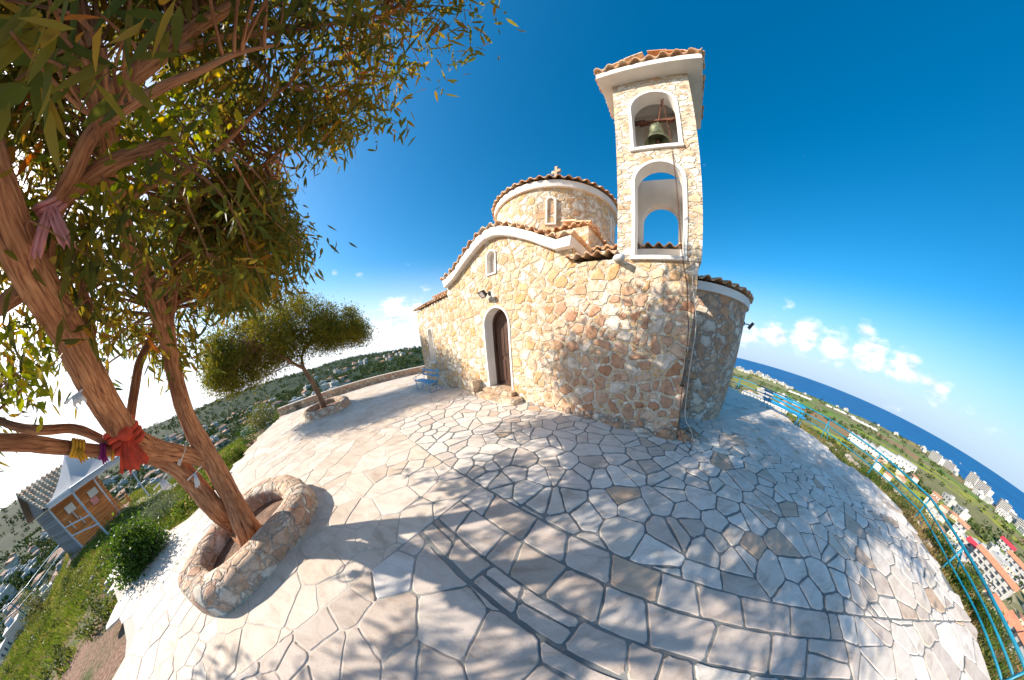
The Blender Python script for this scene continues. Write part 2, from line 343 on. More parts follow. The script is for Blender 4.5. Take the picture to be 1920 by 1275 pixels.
simple('flat_roof', (.50, .48, .45), .85, var=.1, scale=.3)
simple('red_awning', (.6, .04, .06), .7)
simple('blue_panel', (.05, .13, .28), .25)
simple('asphalt_road', (.30, .28, .27), .9, var=.1, scale=.05)
simple('window_dark', (.07, .085, .10), .25, var=.1)
simple('poster_paper', (.72, .70, .64), .7, var=.03)
simple('gate_metal', (.05, .06, .05), .6)
def bark_mat(name, c):
    m, nt, bs, N, L = newmat(name); tc = N('ShaderNodeTexCoord'); mp = N('ShaderNodeMapping'); mp.inputs['Scale'].default_value = (5, .8, 1)
    L(tc.outputs['UV'], mp.inputs[0]); nz = N('ShaderNodeTexNoise'); nz.inputs['Scale'].default_value = 4.5; nz.inputs['Detail'].default_value = 9; nz.inputs['Roughness'].default_value = .68; nz.inputs['Distortion'].default_value = 1.2
    L(mp.outputs[0], nz.inputs['Vector']); r = ramp(N, c); L(nz.outputs[0], r.inputs[0])
    n2 = N('ShaderNodeTexNoise'); n2.inputs['Scale'].default_value = 2.2; n2.inputs['Detail'].default_value = 4; L(tc.outputs['Object'], n2.inputs['Vector'])
    r2 = ramp(N, [(.35, (.55, .48, .45)), (.6, (1.15, 1.1, 1.05))]); L(n2.outputs[0], r2.inputs[0])
    L(mixc(N, L, .8, r.outputs[0], r2.outputs[0], 'MULTIPLY'), bs.inputs['Base Color']); bs.inputs['Roughness'].default_value = .85
    bp = N('ShaderNodeBump'); bp.inputs['Strength'].default_value = .8; bp.inputs['Distance'].default_value = .025; L(nz.outputs[0], bp.inputs['Height']); L(bp.outputs[0], bs.inputs['Normal'])
    MAT[name] = m
bark_mat('bark', [(.33, (.09, .03, .015)), (.43, (.36, .14, .06)), (.55, (.58, .27, .12)), (.72, (.70, .40, .22))])
bark_mat('bark_light', [(.3, (.11, .06, .035)), (.5, (.26, .15, .095)), (.7, (.42, .27, .18))])
def leaf_mat(name, stops, trans=.4, rough=.5):
    m, nt, bs, N, L = newmat(name); a = N('ShaderNodeAttribute'); a.attribute_name = 'tone'
    r = ramp(N, stops); L(a.outputs['Fac'], r.inputs[0]); L(r.outputs[0], bs.inputs['Base Color']); bs.inputs['Roughness'].default_value = rough
    bs.inputs['Specular IOR Level'].default_value = .12
    tr = N('ShaderNodeBsdfTranslucent'); hs = N('ShaderNodeHueSaturation'); hs.inputs['Value'].default_value = 2.2; hs.inputs['Hue'].default_value = .475; hs.inputs['Saturation'].default_value = 1.15; L(r.outputs[0], hs.inputs['Color']); L(hs.outputs[0], tr.inputs[0])
    mx = N('ShaderNodeMixShader'); mx.inputs[0].default_value = trans; L(bs.outputs[0], mx.inputs[1]); L(tr.outputs[0], mx.inputs[2])
    L(mx.outputs[0], nt.nodes['Material Output'].inputs[0]); MAT[name] = m
leaf_mat('eucalyptus_leaf', [(0, (.045, .065, .018)), (.3, (.085, .10, .022)), (.6, (.17, .15, .03)), (.85, (.28, .19, .04)), (1, (.34, .13, .04))], .5)
leaf_mat('young_leaf', [(0, (.10, .14, .02)), (.6, (.20, .24, .03)), (1, (.42, .34, .03))], .5)
leaf_mat('feather_leaf', [(0, (.05, .07, .015)), (.5, (.12, .13, .02)), (1, (.24, .20, .03))], .4)
leaf_mat('shrub_leaf', [(0, (.018, .045, .01)), (.6, (.045, .10, .018)), (1, (.10, .17, .03))], .3)
leaf_mat('grey_leaf', [(0, (.07, .10, .06)), (1, (.18, .22, .13))], .2)
leaf_mat('olive_leaf', [(0, (.05, .07, .02)), (.6, (.11, .13, .035)), (1, (.22, .20, .05))], .3)
leaf_mat('wood_leaf', [(0, (.022, .045, .016)), (.5, (.045, .075, .022)), (.8, (.08, .10, .03)), (1, (.12, .12, .05))], .12, .8)
leaf_mat('grass_blade', [(0, (.04, .08, .015)), (.5, (.09, .15, .025)), (.8, (.17, .20, .05)), (1, (.32, .25, .12))], .3, .8)
leaf_mat('dry_blade', [(0, (.10, .13, .03)), (.4, (.24, .20, .07)), (1, (.42, .30, .14))], .3, .8)
leaf_mat('canopy', [(0, (.78, .78, .80)), (1, (.78, .78, .80))], .55, .8)
MAT['canopy'].node_tree.nodes['Hue/Saturation/Value'].inputs['Value'].default_value = 1.0
MAT['canopy'].node_tree.nodes['Hue/Saturation/Value'].inputs['Hue'].default_value = .5
simple('violet_petal', (.25, .06, .3), .6)
MAT['white_petal'] = simple('petal_pale', (.75, .62, .58), .6)

# ------------------------------------------------------------------ terrain, sea, terrace
def ss(t): t = max(0., min(1., t)); return t*t*(3-2*t)
RS = [(-180, 12), (-125, 22), (-112, 24), (-108, 28), (-99, 24), (-95, 18), (-88, 15), (-80, 17), (-72, 14.5), (-50, 14.5), (-36, 14.5), (0, 20), (35, 16), (50, 14.6), (62, 13.5), (72, 12), (83, 10.2), (95, 10.4), (103, 8.8), (119, 7.6), (140, 9), (180, 12)]
ELV = [(-180, 2), (-125, 2.6), (-112, 2.3), (-108.7, 2.05), (-101, 1.6), (-93.5, 1.3), (-87, 1.0), (-83.8, .35), (-75, .3), (-62, 0), (-55, .1), (-47.8, -.4), (-36.5, -.9), (-20, -1), (45, -1.2), (180, -1)]
CST = [(40, 1250), (49.8, 1165), (62.7, 901), (76, 925), (84, 1020), (90.5, 1180), (94, 1060), (98, 880), (101.8, 808), (106, 815), (125, 900), (150, 1000)]
def tab(T, a): return float(np.interp(a, [p[0] for p in T], [p[1] for p in T]))
SEA_Z = -52.0
def azof(x, y): return math.degrees(math.atan2(x, y))
def rightness(a): return ss((a-28)/16)*ss((150-a)/14)
def tz(x, y):
    r = math.hypot(x, y); a = azof(x, y); rs = tab(RS, a); rg = rightness(a)
    slope = .035 if -95 < a < 40 else (.02+.05*ss((-a-108)/8) if a <= -95 else .055)
    z = -.16 - slope*max(0, min(r, rs)-7.5)
    z += .05*mnoise.noise(Vector((x*.6, y*.6, 3)))*ss((r-7)/2)
    if r > rs:
        zr = -42*(1-math.exp(-(r-rs)/24)) - 8.0*ss((r-200)/900)
        c = tab(CST, a)
        if 40 < a < 150 and r > c*.97: zr = -49-10*ss((r-c*.97)/(c*.05))
        zl = -23*(1-math.exp(-(r-rs)/26))
        e = tab(ELV, a); hr = 1700.
        top = H+hr*math.tan(R(e))+23
        zl += top*ss((r-480)/(hr-480)) + (26*mnoise.fractal(Vector((x/420, y/420, 1)), 1, 2, 4))*ss((r-250)/600)*(.35 if r > 1500 else .7)
        if r > hr: zl -= (r-hr)*.03
        z += zr*rg + zl*(1-rg)
    return z
TERR_PX = [(1386, 736), (1412, 744), (1440, 758), (1468, 775), (1490, 796), (1530, 821), (1575, 863), (1640, 906), (1690, 961), (1740, 1031), (1790, 1111), (1830, 1191), (1855, 1273)]
TERR = [gp(*p)[:2] for p in TERR_PX] + [(3.9, -3.6), (1.5, -4.6), (-2, -4.4), (-4.0, -3.2)] + [gp(*p)[:2] for p in
        [(232, 1255), (236, 1200), (228, 1150), (213, 1105), (214, 1068), (235, 1040), (292, 1012), (352, 972), (402, 925), (425, 900), (447, 868), (468, 842), (500, 805), (522, 786)]] + \
       [(-12.7, 4.6), (-11.6, 6.1), (-10.0, 8.1), (-7.5, 10.6), (-6.5, 14.5), (2, 15), (8, 12.5), (10.2, 9.6)]
def inpoly(x, y, P):
    c = False; j = len(P)-1
    for i in range(len(P)):
        if (P[i][1] > y) != (P[j][1] > y) and x < (P[j][0]-P[i][0])*(y-P[i][1])/(P[j][1]-P[i][1])+P[i][0]: c = not c
        j = i
    return c
def build_terrain():
    azs = np.arange(-180, 180, .75); rs = [0.0]+list(np.geomspace(2.5, 6000, 150))
    vs_, fs = [(0, 0, -.3)], []
    na = len(azs)
    for r in rs[1:]:
        for a in azs: p = pol(a, r); vs_.append((p.x, p.y, tz(p.x, p.y) if r > 4 else -.3))
    for k in range(na): fs.append((0, 1+(k+1) % na, 1+k))
    for i in range(len(rs)-2):
        b = 1+i*na
        for k in range(na): fs.append((b+k, b+(k+1) % na, b+na+(k+1) % na, b+na+k))
    mb = MB(); mb.add(vs_, fs, .5)
    m, nt, bs, N, L = newmat('terrain'); g = N('ShaderNodeNewGeometry'); sep = N('ShaderNodeSeparateXYZ'); L(g.outputs['Position'], sep.inputs[0])
    flat = N('ShaderNodeCombineXYZ'); L(sep.outputs[0], flat.inputs[0]); L(sep.outputs[1], flat.inputs[1])
    ln = N('ShaderNodeVectorMath'); ln.operation = 'LENGTH'; L(flat.outputs[0], ln.inputs[0]); rad = ln.outputs['Value']
    # near ground: soil with grass
    n1 = N('ShaderNodeTexNoise'); n1.inputs['Scale'].default_value = .9; n1.inputs['Detail'].default_value = 9; n1.inputs['Roughness'].default_value = .62; L(g.outputs['Position'], n1.inputs['Vector'])
    near = ramp(N, [(.42, (.34, .21, .15)), (.52, (.27, .19, .12)), (.58, (.13, .14, .05)), (.7, (.07, .11, .03))]); L(n1.outputs[0], near.inputs[0])
    n0 = N('ShaderNodeTexNoise'); n0.inputs['Scale'].default_value = 18; n0.inputs['Detail'].default_value = 6; L(g.outputs['Position'], n0.inputs['Vector'])
    nr = ramp(N, [(.3, (.55, .5, .45)), (.7, (1.25, 1.2, 1.15))]); L(n0.outputs[0], nr.inputs[0]); nearc = mixc(N, L, 1., near.outputs[0], nr.outputs[0], 'MULTIPLY')
    # plain: fields
    mp = N('ShaderNodeMapping'); mp.inputs['Rotation'].default_value = (0, 0, .25); mp.inputs['Scale'].default_value = (1/75, 1/150, 1); L(flat.outputs[0], mp.inputs[0])
    wz = N('ShaderNodeTexNoise'); wz.inputs['Scale'].default_value = .01; L(flat.outputs[0], wz.inputs['Vector'])
    v = N('ShaderNodeTexVoronoi'); v.distance = 'CHEBYCHEV'; v.inputs['Scale'].default_value = 1; L(mp.outputs[0], v.inputs['Vector'])
    sv_ = N('ShaderNodeSeparateColor'); L(v.outputs['Color'], sv_.inputs[0])
    fr = ramp(N, [(0, (.13, .24, .03)), (.2, (.18, .17, .07)), (.36, (.32, .32, .04)), (.46, (.11, .19, .03)), (.6, (.33, .18, .10)), (.7, (.20, .19, .08)), (.84, (.36, .31, .20)), (.92, (.15, .25, .04))], 'CONSTANT'); L(sv_.outputs[0], fr.inputs[0])
    n2 = N('ShaderNodeTexNoise'); n2.inputs['Scale'].default_value = .035; n2.inputs['Detail'].default_value = 10; n2.inputs['Roughness'].default_value = .7; L(flat.outputs[0], n2.inputs['Vector'])
    scr = ramp(N, [(.4, (.09, .11, .04)), (.6, (.25, .22, .11))]); L(n2.outputs[0], scr.inputs[0])
    fld = mixc(N, L, mapr(N, L, n2.outputs[0], .47, .53), fr.outputs[0], scr.outputs[0])
    # hills
    n3 = N('ShaderNodeTexNoise'); n3.inputs['Scale'].default_value = .02; n3.inputs['Detail'].default_value = 11; n3.inputs['Roughness'].default_value = .72; L(g.outputs['Position'], n3.inputs['Vector'])
    hl = ramp(N, [(.36, (.012, .028, .014)), (.5, (.022, .042, .018)), (.6, (.045, .065, .025)), (.7, (.12, .12, .055)), (.78, (.06, .10, .03))]); L(n3.outputs[0], hl.inputs[0])
    side = mapr(N, L, sep.outputs[0], 20, 120)
    farc = mixc(N, L, side, hl.outputs[0], fld)
    L(mixc(N, L, mapr(N, L, rad, 24, 60), nearc, farc), bs.inputs['Base Color'])
    bs.inputs['Roughness'].default_value = .95; bs.inputs['Specular IOR Level'].default_value = .1
    bp = N('ShaderNodeBump'); bp.inputs['Strength'].default_value = .7; bp.inputs['Distance'].default_value = .05; L(n0.outputs[0], bp.inputs['Height']); L(bp.outputs[0], bs.inputs['Normal'])
    tag(mb.build('ground', m, smooth=True), kind='structure')
build_terrain()
def build_sea():
    m, nt, bs, N, L = newmat('sea_water'); g = N('ShaderNodeNewGeometry')
    n = N('ShaderNodeTexNoise'); n.inputs['Scale'].default_value = .004; n.inputs['Detail'].default_value = 8; L(g.outputs['Position'], n.inputs['Vector'])
    r = ramp(N, [(.3, (.001, .075, .22)), (.7, (.002, .12, .30))]); L(n.outputs[0], r.inputs[0]); L(r.outputs[0], bs.inputs['Base Color'])
    bs.inputs['Roughness'].default_value = .5; bs.inputs['Specular IOR Level'].default_value = .08
    n2 = N('ShaderNodeTexNoise'); n2.inputs['Scale'].default_value = .12; n2.inputs['Detail'].default_value = 6; L(g.outputs['Position'], n2.inputs['Vector'])
    bp = N('ShaderNodeBump'); bp.inputs['Strength'].default_value = .6; bp.inputs['Distance'].default_value = .8; L(n2.outputs[0], bp.inputs['Height']); L(bp.outputs[0], bs.inputs['Normal'])
    mb = MB(); k = 180; vs_ = []; fs = []
    rings = [500, 900, 1600, 3500, 9000, 24000]
    for r_ in rings:
        for i in range(k+1):
            p = pol(25+135*i/k, r_, SEA_Z - (r_/24000)**2*40); vs_.append(p)
    for j in range(len(rings)-1):
        for i in range(k): fs.append((j*(k+1)+i, j*(k+1)+i+1, (j+1)*(k+1)+i+1, (j+1)*(k+1)+i))
    mb.add(vs_, fs, .5); tag(mb.build('sea', m, smooth=True), kind='structure')
build_sea()

# ---- church frame: u along the facade (to the right), v into the building
A0 = math.atan(.587)
U = Vector((math.cos(A0), -math.sin(A0), 0)); V = Vector((math.sin(A0), math.cos(A0), 0))
def W(u, v, z=0): return U*u+V*v+Vector((0, 0, z))
def uv_of(x, y): p = Vector((x, y, 0)); return p.dot(U), p.dot(V)

def clip(poly, nx, ny, c):
    """keep points with nx*x+ny*y <= c"""
    out = []; n = len(poly)
    for i in range(n):
        a, b = poly[i], poly[(i+1) % n]; da = nx*a[0]+ny*a[1]-c; db = nx*b[0]+ny*b[1]-c
        if da <= 0: out.append(a)
        if (da < 0 < db) or (db < 0 < da):
            t = da/(da-db); out.append((a[0]+(b[0]-a[0])*t, a[1]+(b[1]-a[1])*t))
    return out
def area_c(P):
    A = cx = cy = 0
    for i in range(len(P)):
        x0, y0 = P[i]; x1, y1 = P[(i+1) % len(P)]; k = x0*y1-x1*y0; A += k; cx += (x0+x1)*k; cy += (y0+y1)*k
    return (abs(A)/2, cx/(3*A), cy/(3*A)) if abs(A) > 1e-9 else (0, 0, 0)
def build_terrace():
    mb = MB(); loop = [(p[0], p[1]) for p in TERR]
    extrude_poly(mb, [loop], lambda a, b: Vector((a, b, -.0085)), Vector((0, 0, -.6)))
    m, nt, bs, N, L = newmat('terrace_bed'); g = N('ShaderNodeNewGeometry')
    dt = N('ShaderNodeVectorMath'); dt.operation = 'DOT_PRODUCT'; L(g.outputs['Position'], dt.inputs[0]); dt.inputs[1].default_value = (.80, .60, 0)
    nz = N('ShaderNodeTexNoise'); nz.inputs['Scale'].default_value = 3; nz.inputs['Detail'].default_value = 6; L(g.outputs['Position'], nz.inputs['Vector'])
    f = mapr(N, L, math_(N, L, 'MULTIPLY_ADD', nz.outputs[0], .8, dt.outputs['Value']), -.9, .3)
    f2 = mapr(N, L, dt.outputs['Value'], 4.7, 5.7)
    dark = ramp(N, [(.3, (.15, .155, .15)), (.7, (.27, .27, .255))]); L(nz.outputs[0], dark.inputs[0])
    c = mixc(N, L, f, (.62, .54, .46), dark.outputs[0]); c = mixc(N, L, f2, c, (.66, .60, .52)); L(c, bs.inputs['Base Color']); bs.inputs['Roughness'].default_value = .95
    n2 = N('ShaderNodeTexNoise'); n2.inputs['Scale'].default_value = 60; L(g.outputs['Position'], n2.inputs['Vector'])
    bp = N('ShaderNodeBump'); bp.inputs['Strength'].default_value = .6; bp.inputs['Distance'].default_value = .008; L(n2.outputs[0], bp.inputs['Height']); L(bp.outputs[0], bs.inputs['Normal'])
    t = tag(mb.build('terrace', m), kind='structure')
    rnd = random.Random(11); st = MB()
    def emit(P, mi, wob):
        A, cu, cv = area_c(P)
        if A < .0025: return
        w_ = W(cu, cv)
        if not inpoly(w_.x, w_.y, loop): return
        if -8.35 < cu < .4 and cv > 3.75: return
        if (cu-.45)**2+(cv-6.5)**2 < 1.5**2: return
        # two corner-cutting passes with a little irregularity
        Q = []
        for q in range(len(P)):
            p0, p1 = P[q], P[(q+1) % len(P)]; l = math.hypot(p1[0]-p0[0], p1[1]-p0[1])
            if l < .02: continue
            cutt = min(.28, rnd.uniform(.006, .04)/l)
            Q.append((p0[0]+(p1[0]-p0[0])*cutt, p0[1]+(p1[1]-p0[1])*cutt))
            if l > .1:
                for t_ in ((.25, .5, .75) if l > .18 else (.5,)):
                    jn = rnd.uniform(-wob, wob*.4)
                    Q.append((p0[0]+(p1[0]-p0[0])*t_-(p1[1]-p0[1])/l*jn*-1, p0[1]+(p1[1]-p0[1])*t_+(p1[0]-p0[0])/l*jn*-1))
            Q.append((p1[0]-(p1[0]-p0[0])*cutt, p1[1]-(p1[1]-p0[1])*cutt))
        if len(Q) < 4: return
        n = len(Q); zt = rnd.uniform(-.003, .004)-(.0045 if (mi == 2 or w_.x*.8+w_.y*.6 > 5.3) else 0); tx, ty = (0, 0) if zt < -.004 else (rnd.uniform(-.006, .006), rnd.uniform(-.006, .006))
        ins = .010 if zt > -.004 else .004
        def zz(a_, b_): return zt+tx*(a_-cu)+ty*(b_-cv)
        bot = [W(a_, b_, -.03) for a_, b_ in Q]; mid = [W(a_, b_, zz(a_, b_)-(.005 if zt > -.004 else .002)) for a_, b_ in Q]
        top = []
        for a_, b_ in Q:
            d = math.hypot(a_-cu, b_-cv)+1e-6; k = max(0, 1-ins/d); top.append(W(cu+(a_-cu)*k, cv+(b_-cv)*k, zz(a_, b_)))
        fs = [tuple(range(2*n, 3*n))]
        for i_ in range(n):
            k_ = (i_+1) % n; fs += [(i_, k_, n+k_, n+i_), (n+i_, n+k_, 2*n+k_, 2*n+i_)]
        st.add(bot+mid+top, fs, rnd.random(), mi)
    # seeds in (u,v): A crazy paving toward the church, B larger slabs this side of the straight joint
    def cells(u0, u1, v0, v1, du, dv, jit, stagger, halfplanes, gap, wob=.012, mi=0):
        nu = int((u1-u0)/du); nv = int((v1-v0)/dv); S = {}
        for j in range(-1, nv+1):
            for i in range(-1, nu+1):
                S[i, j] = (u0+(i+.5+(.5*(j % 2) if stagger else 0)+rnd.uniform(-jit, jit))*du, v0+(j+.5+rnd.uniform(-jit, jit))*dv)
        drop = set(k for k in S if rnd.random() < .2)
        for k in drop: del S[k]
        EX = {}
        for k in list(S):
            if rnd.random() < .16: a, b = S[k]; EX.setdefault(k, []).append((a+rnd.uniform(.3, .5)*du*rnd.choice((-1, 1)), b+rnd.uniform(.3, .5)*dv*rnd.choice((-1, 1))))
        for (i, j), (a, b) in [(k, p) for k, p in S.items()]+[(k, p) for k, L_ in EX.items() for p in L_]:
            P = [(a-1.6*du, b-1.6*dv), (a+1.6*du, b-1.6*dv), (a+1.6*du, b+1.6*dv), (a-1.6*du, b+1.6*dv)]
            g_ = gap*rnd.uniform(.35, 1.5)
            for dj in range(-3, 4):
                for di in range(-3, 4):
                    for q in [S.get((i+di, j+dj))]+EX.get((i+di, j+dj), []):
                        if q is None or (q[0] == a and q[1] == b): continue
                        nx, ny = q[0]-a, q[1]-b; ln = math.hypot(nx, ny); nx /= ln; ny /= ln
                        P = clip(P, nx, ny, nx*(a+q[0])/2+ny*(b+q[1])/2-g_/2)
                        if len(P) < 3: break
                    if len(P) < 3: break
                if len(P) < 3: break
            for (nx, ny, c) in halfplanes:
                if len(P) >= 3: P = clip(P, nx, ny, c-g_/2)
            if len(P) < 3: continue
            emit(P, mi, wob)
    vl = .97
    cells(-5.0, 9.5, vl-.3, 13, .315, .265, .47, True, [(0, -1, -vl), (-1, 0, 5.0)], .023, .010)
    cells(-15, -5.0, -7.5, 15, .50, .42, .42, True, [(1, 0, -5.0)], .007, .008, 2)
    # sawn slabs laid in rough rows, with slanting cross joints
    v = vl; t0 = 0.
    while v > vl-.8:
        hgt = rnd.uniform(.24, .36); t1 = rnd.uniform(-.02, .02); u = -1.6+rnd.uniform(0, .1); s0 = rnd.uniform(-.03, .03); u_prev = -1.6
        top = lambda q: v+t0*(q-.4); bot_ = lambda q: v-hgt+t1*(q-.4)
        while u_prev < 2.5:
            wd = rnd.uniform(.22, .55); un = min(2.5, u_prev+wd)
            if 2.5-un < .14: un = 2.5
            s1 = 0 if un == 2.5 else rnd.uniform(-.055, .055); s00 = 0 if u_prev == -1.6 else s0
            A_, B_, C_, D_ = (u_prev-s00, bot_(u_prev)), (un-s1, bot_(un)), (un+s1, top(un)), (u_prev+s00, top(u_prev))
            polys = [[A_, B_, C_, D_]]
            if wd > .35 and rnd.random() < .2:
                m0, m1 = rnd.uniform(.35, .65), rnd.uniform(.35, .65); ma = (A_[0]+(D_[0]-A_[0])*m0, A_[1]+(D_[1]-A_[1])*m0); mb_ = (B_[0]+(C_[0]-B_[0])*m1, B_[1]+(C_[1]-B_[1])*m1)
                polys = [[A_, B_, mb_, ma], [ma, mb_, C_, D_]]
            for Pq in polys:
                Q2 = list(Pq); g2 = rnd.uniform(.010, .024)
                for e_ in range(4):
                    p0, p1 = Pq[e_], Pq[(e_+1) % 4]; dx, dy = p1[0]-p0[0], p1[1]-p0[1]; l_ = math.hypot(dx, dy)
                    nx, ny = dy/l_, -dx/l_; Q2 = clip(Q2, nx, ny, nx*p0[0]+ny*p0[1]-g2/2)
                if len(Q2) > 3: emit(Q2, 1 if rnd.random() < .93 else 0, .009)
            u_prev = un; s0 = s1
        v -= hgt; t0 = t1
    cells(-1.6, 2.5, -7, v+.25, .36, .30, .40, True, [(t0*.0, 1, v-.01), (-1, 0, 1.6), (1, 0, 2.5)], .014, .008, 1)
    cells(-5.0, -1.6, -7, vl, .43, .35, .36, True, [(0, 1, vl), (-1, 0, 5.0), (1, 0, -1.6)], .0075, .008, 2)
    cells(2.5, 12, -7, vl, .35, .33, .46, True, [(0, 1, vl), (-1, 0, -2.5)], .015, .010)
    s = st.build('flagstones', [MAT['flag'], MAT['flag_brown'], MAT['flag_tan']], link_it=True); tag(s, kind='structure'); s.name = 'paving'
build_terrace()

# ------------------------------------------------------------------ the chapel
chapel = empty('chapel', (0, 0, 0), -A0, label='stone chapel with an arched brown door, curved tiled gable and a round domed drum', cat='chapel')
def corrugate(mb, base, nrm, ext, rows=1, pitch=.26, amp=.045, th=.022, taper=None, step=.03, closed=False, keep_tone=None):
    """rows of curved roof tiles: base = list of (arc, point); nrm/ext functions of the arc giving the surface normal and the up-slope vector"""
    L_ = base[-1][0]; n = max(1, round(L_/pitch)); p = L_/n; sub = 10
    ss_ = [i*p/sub for i in range(n*sub+1)]
    A = np.array([b[0] for b in base]); X = np.array([list(b[1]) for b in base])
    def P(s_): return Vector([float(np.interp(s_, A, X[:, k])) for k in range(3)])
    rndt = random.Random(5)
    for r_ in range(rows):
        for i in range(n):
            for half in (0, 1):           # cover tile, then pan tile
                ids = range(i*sub+half*5, i*sub+half*5+6)
                vs_ = []
                out = rndt.uniform(-.02, .02)
                for k in ids:
                    s_ = ss_[k]; ph = 2*math.pi*s_/p; sv_ = math.sin(ph); h = amp*(abs(sv_)**.75)*(1 if sv_ >= 0 else -1)
                    nn, ee = nrm(s_), ext(s_); f0, f1 = r_/rows, (r_+1)/rows
                    tp = taper or (lambda f: 1)
                    q = P(s_)
                    lift = step
                    a_ = q+ee*(f0-(out/ee.length if r_ == 0 else .02))+nn*(h*tp(f0)+lift)
                    b_ = q+ee*f1+nn*(h*tp(f1))
                    vs_ += [a_+nn*th*.5, b_+nn*th*.5, a_-nn*th*.5, b_-nn*th*.5]
                m = len(list(ids)); fs = []
                for j in range(m-1):
                    o_ = 4*j; q = 4*(j+1)
                    fs += [(o_, q, q+1, o_+1), (o_+2, o_+3, q+3, q+2), (o_, o_+2, q+2, q)]
                e = 4*(m-1); fs += [(0, 1, 3, 2), (e, e+2, e+3, e+1)]
                mb.add(vs_, fs, rndt.random())
def arcs(pts):
    out = [(0, Vector(pts[0]))]
    for p in pts[1:]: out.append((out[-1][0]+(Vector(p)-out[-1][1]).length, Vector(p)))
    return out

GC_LOW = [(-6.02, 3.02), (-5.93, 3.27), (-5.43, 3.42), (-4.83, 3.74), (-4.32, 4.0), (-4.05, 4.10), (-3.75, 4.10), (-3.5, 4.04), (-3.15, 3.90), (-2.65, 3.65), (-2.31, 3.45), (-2.07, 3.33), (-1.75, 3.34), (-1.75, 3.02)]
GC_UP = [(-6.0, 3.50), (-5.43, 3.63), (-4.83, 3.98), (-4.32, 4.25), (-4.0, 4.33), (-3.78, 4.33), (-3.5, 4.27), (-3.15, 4.12), (-2.65, 3.86), (-2.31, 3.67), (-2.05, 3.53), (-1.72, 3.55)]
UC, VC = -3.9, 6.8
def build_chapel():
    to3 = lambda a, b: Vector((a, 3.7, b))
    outer = [(-8.42, -.05), (-8.42, 2.92), (-6.02, 3.02)]+[(u, z+.06) for u, z in GC_LOW[1:-1]]+[(-1.72, 3.04), (.42, 3.04), (.42, -.05)]
    door = arch(-3.85, .20, .92, 1.93); win = arch(-7.45, .90, .38, 1.98); niche = arch(-3.92, 3.21, .31, 3.66)
    mb = MB(); extrude_poly(mb, [outer, door[::-1], win[::-1], niche[::-1]], to3, Vector((0, .40, 0)))
    mb.build('front_wall', MAT['wall_stone'], chapel)
    # body behind, kept inside the front wall outline
    mb = MB(); mb.box((-8.42, 4.10, -.05), (-1.2, 9.9, 2.9)); mb.box((-1.2, 4.9, -.05), (.40, 9.9, 3.0))
    mb.build('nave_wall', MAT['wall_stone'], chapel)
    # battered rubble base at the right corner
    mb = MB(); rnd = random.Random(3)
    for i in range(120):
        u = rnd.uniform(-3.0, 1.05); k = ss((u+3.0)/2.5); v = rnd.uniform(3.70-.20*k, 3.72) if u < .5 else rnd.uniform(3.62, 4.15)
        zt = .03+.30*k*rnd.random()*max(.15, (v-3.42)/.3 if u < .5 else .8*(1.25-u)); s_ = rnd.uniform(.05, .12)
        v0 = []
        for a in range(7):
            an = a*math.pi*2/7; rr = s_*rnd.uniform(.75, 1.1); v0.append((u+math.cos(an)*rr, v+math.sin(an)*rr*.8, zt+rnd.uniform(-.015, .015)))
        low = [(x+(x-u)*.25, y+(y-v)*.25, zt-s_*.5) for x, y, z in v0]; bt = [(x, y, -.04) for x, y, z in low]
        fs = [tuple(range(7))]+[(a, (a+1) % 7, 7+(a+1) % 7, 7+a) for a in range(7)]+[(7+a, 7+(a+1) % 7, 14+(a+1) % 7, 14+a) for a in range(7)]
        mb.add(v0+low+bt, fs, rnd.random())
    mb.build('rubble_base', MAT['pink_shade_stone'], chapel)
    # battered foot of the wall itself
    mb = MB(); P = []
    nU, nZ = 30, 6
    for j in range(nZ+1):
        for i in range(nU+1):
            u = -3.1+3.62*i/nU; z = -.04+1.0*j/nZ; k = ss((u+3.1)/2.4)
            P.append((u+.06*k*(1-j/nZ)**2, 3.685-.13*k*(1-j/nZ)**1.6+(.02 if j == nZ else 0), z))
    fs = [(j*(nU+1)+i, j*(nU+1)+i+1, (j+1)*(nU+1)+i+1, (j+1)*(nU+1)+i) for j in range(nZ) for i in range(nU)]
    b = len(P); e0 = [P[j*(nU+1)+nU] for j in range(nZ+1)]; P += [(.41, 4.3, z) for _, _, z in e0]
    fs += [(j*(nU+1)+nU, b+j, b+j+1, (j+1)*(nU+1)+nU) for j in range(nZ)]
    mb.add(P, fs); mb.build('battered_base', MAT['wall_stone'], chapel)
    # step
    mb = MB(); mb.box((-4.5, 3.30, -.02), (-3.05, 3.72, .13)); mb.box((-4.42, 3.50, .13), (-3.28, 3.9, .235))
    bevel(mb.build('step', MAT['cut_stone'], chapel), .02)
    # door surround: flat band and deep reveal
    def surround(name, cx, z0, wd, zs, band, depth, proud, mat, n=18, v0=3.7, base=True, ryo=None):
        mb = MB(); r = wd/2
        path = [(cx-r, z0)]+[(cx-r*math.cos(math.pi*i/n), zs+r*math.sin(math.pi*i/n)) for i in range(n+1)]+[(cx+r, z0)]
        po = [(cx-r-band, z0-(band if base else .2))]+[(cx-(r+band)*math.cos(math.pi*i/n), zs+(r+band)*math.sin(math.pi*i/n)) for i in range(n+1)]+[(cx+r+band, z0-(band if base else .2))]
        vs_ = []; k = len(path)
        for (a, b), (c, d) in zip(path, po):
            vs_ += [(c, v0+.02, d), (c, v0-proud, d), (a, v0-proud, b), (a, v0+depth, b)]
        fs = [(4*i+j, 4*i+j+1, 4*i+5+j, 4*i+4+j) for i in range(k-1) for j in range(3)]
        if base:
            fs += [(4*(k-1)+j, 4*(k-1)+j+1, j+1, j) for j in range(3)]
        mb.add(vs_, fs, .5); return mb.build(name, mat, chapel)
    surround('door_surround', -3.85, .24, .86, 1.93, .055, .36, .018, MAT['plaster'], base=False)
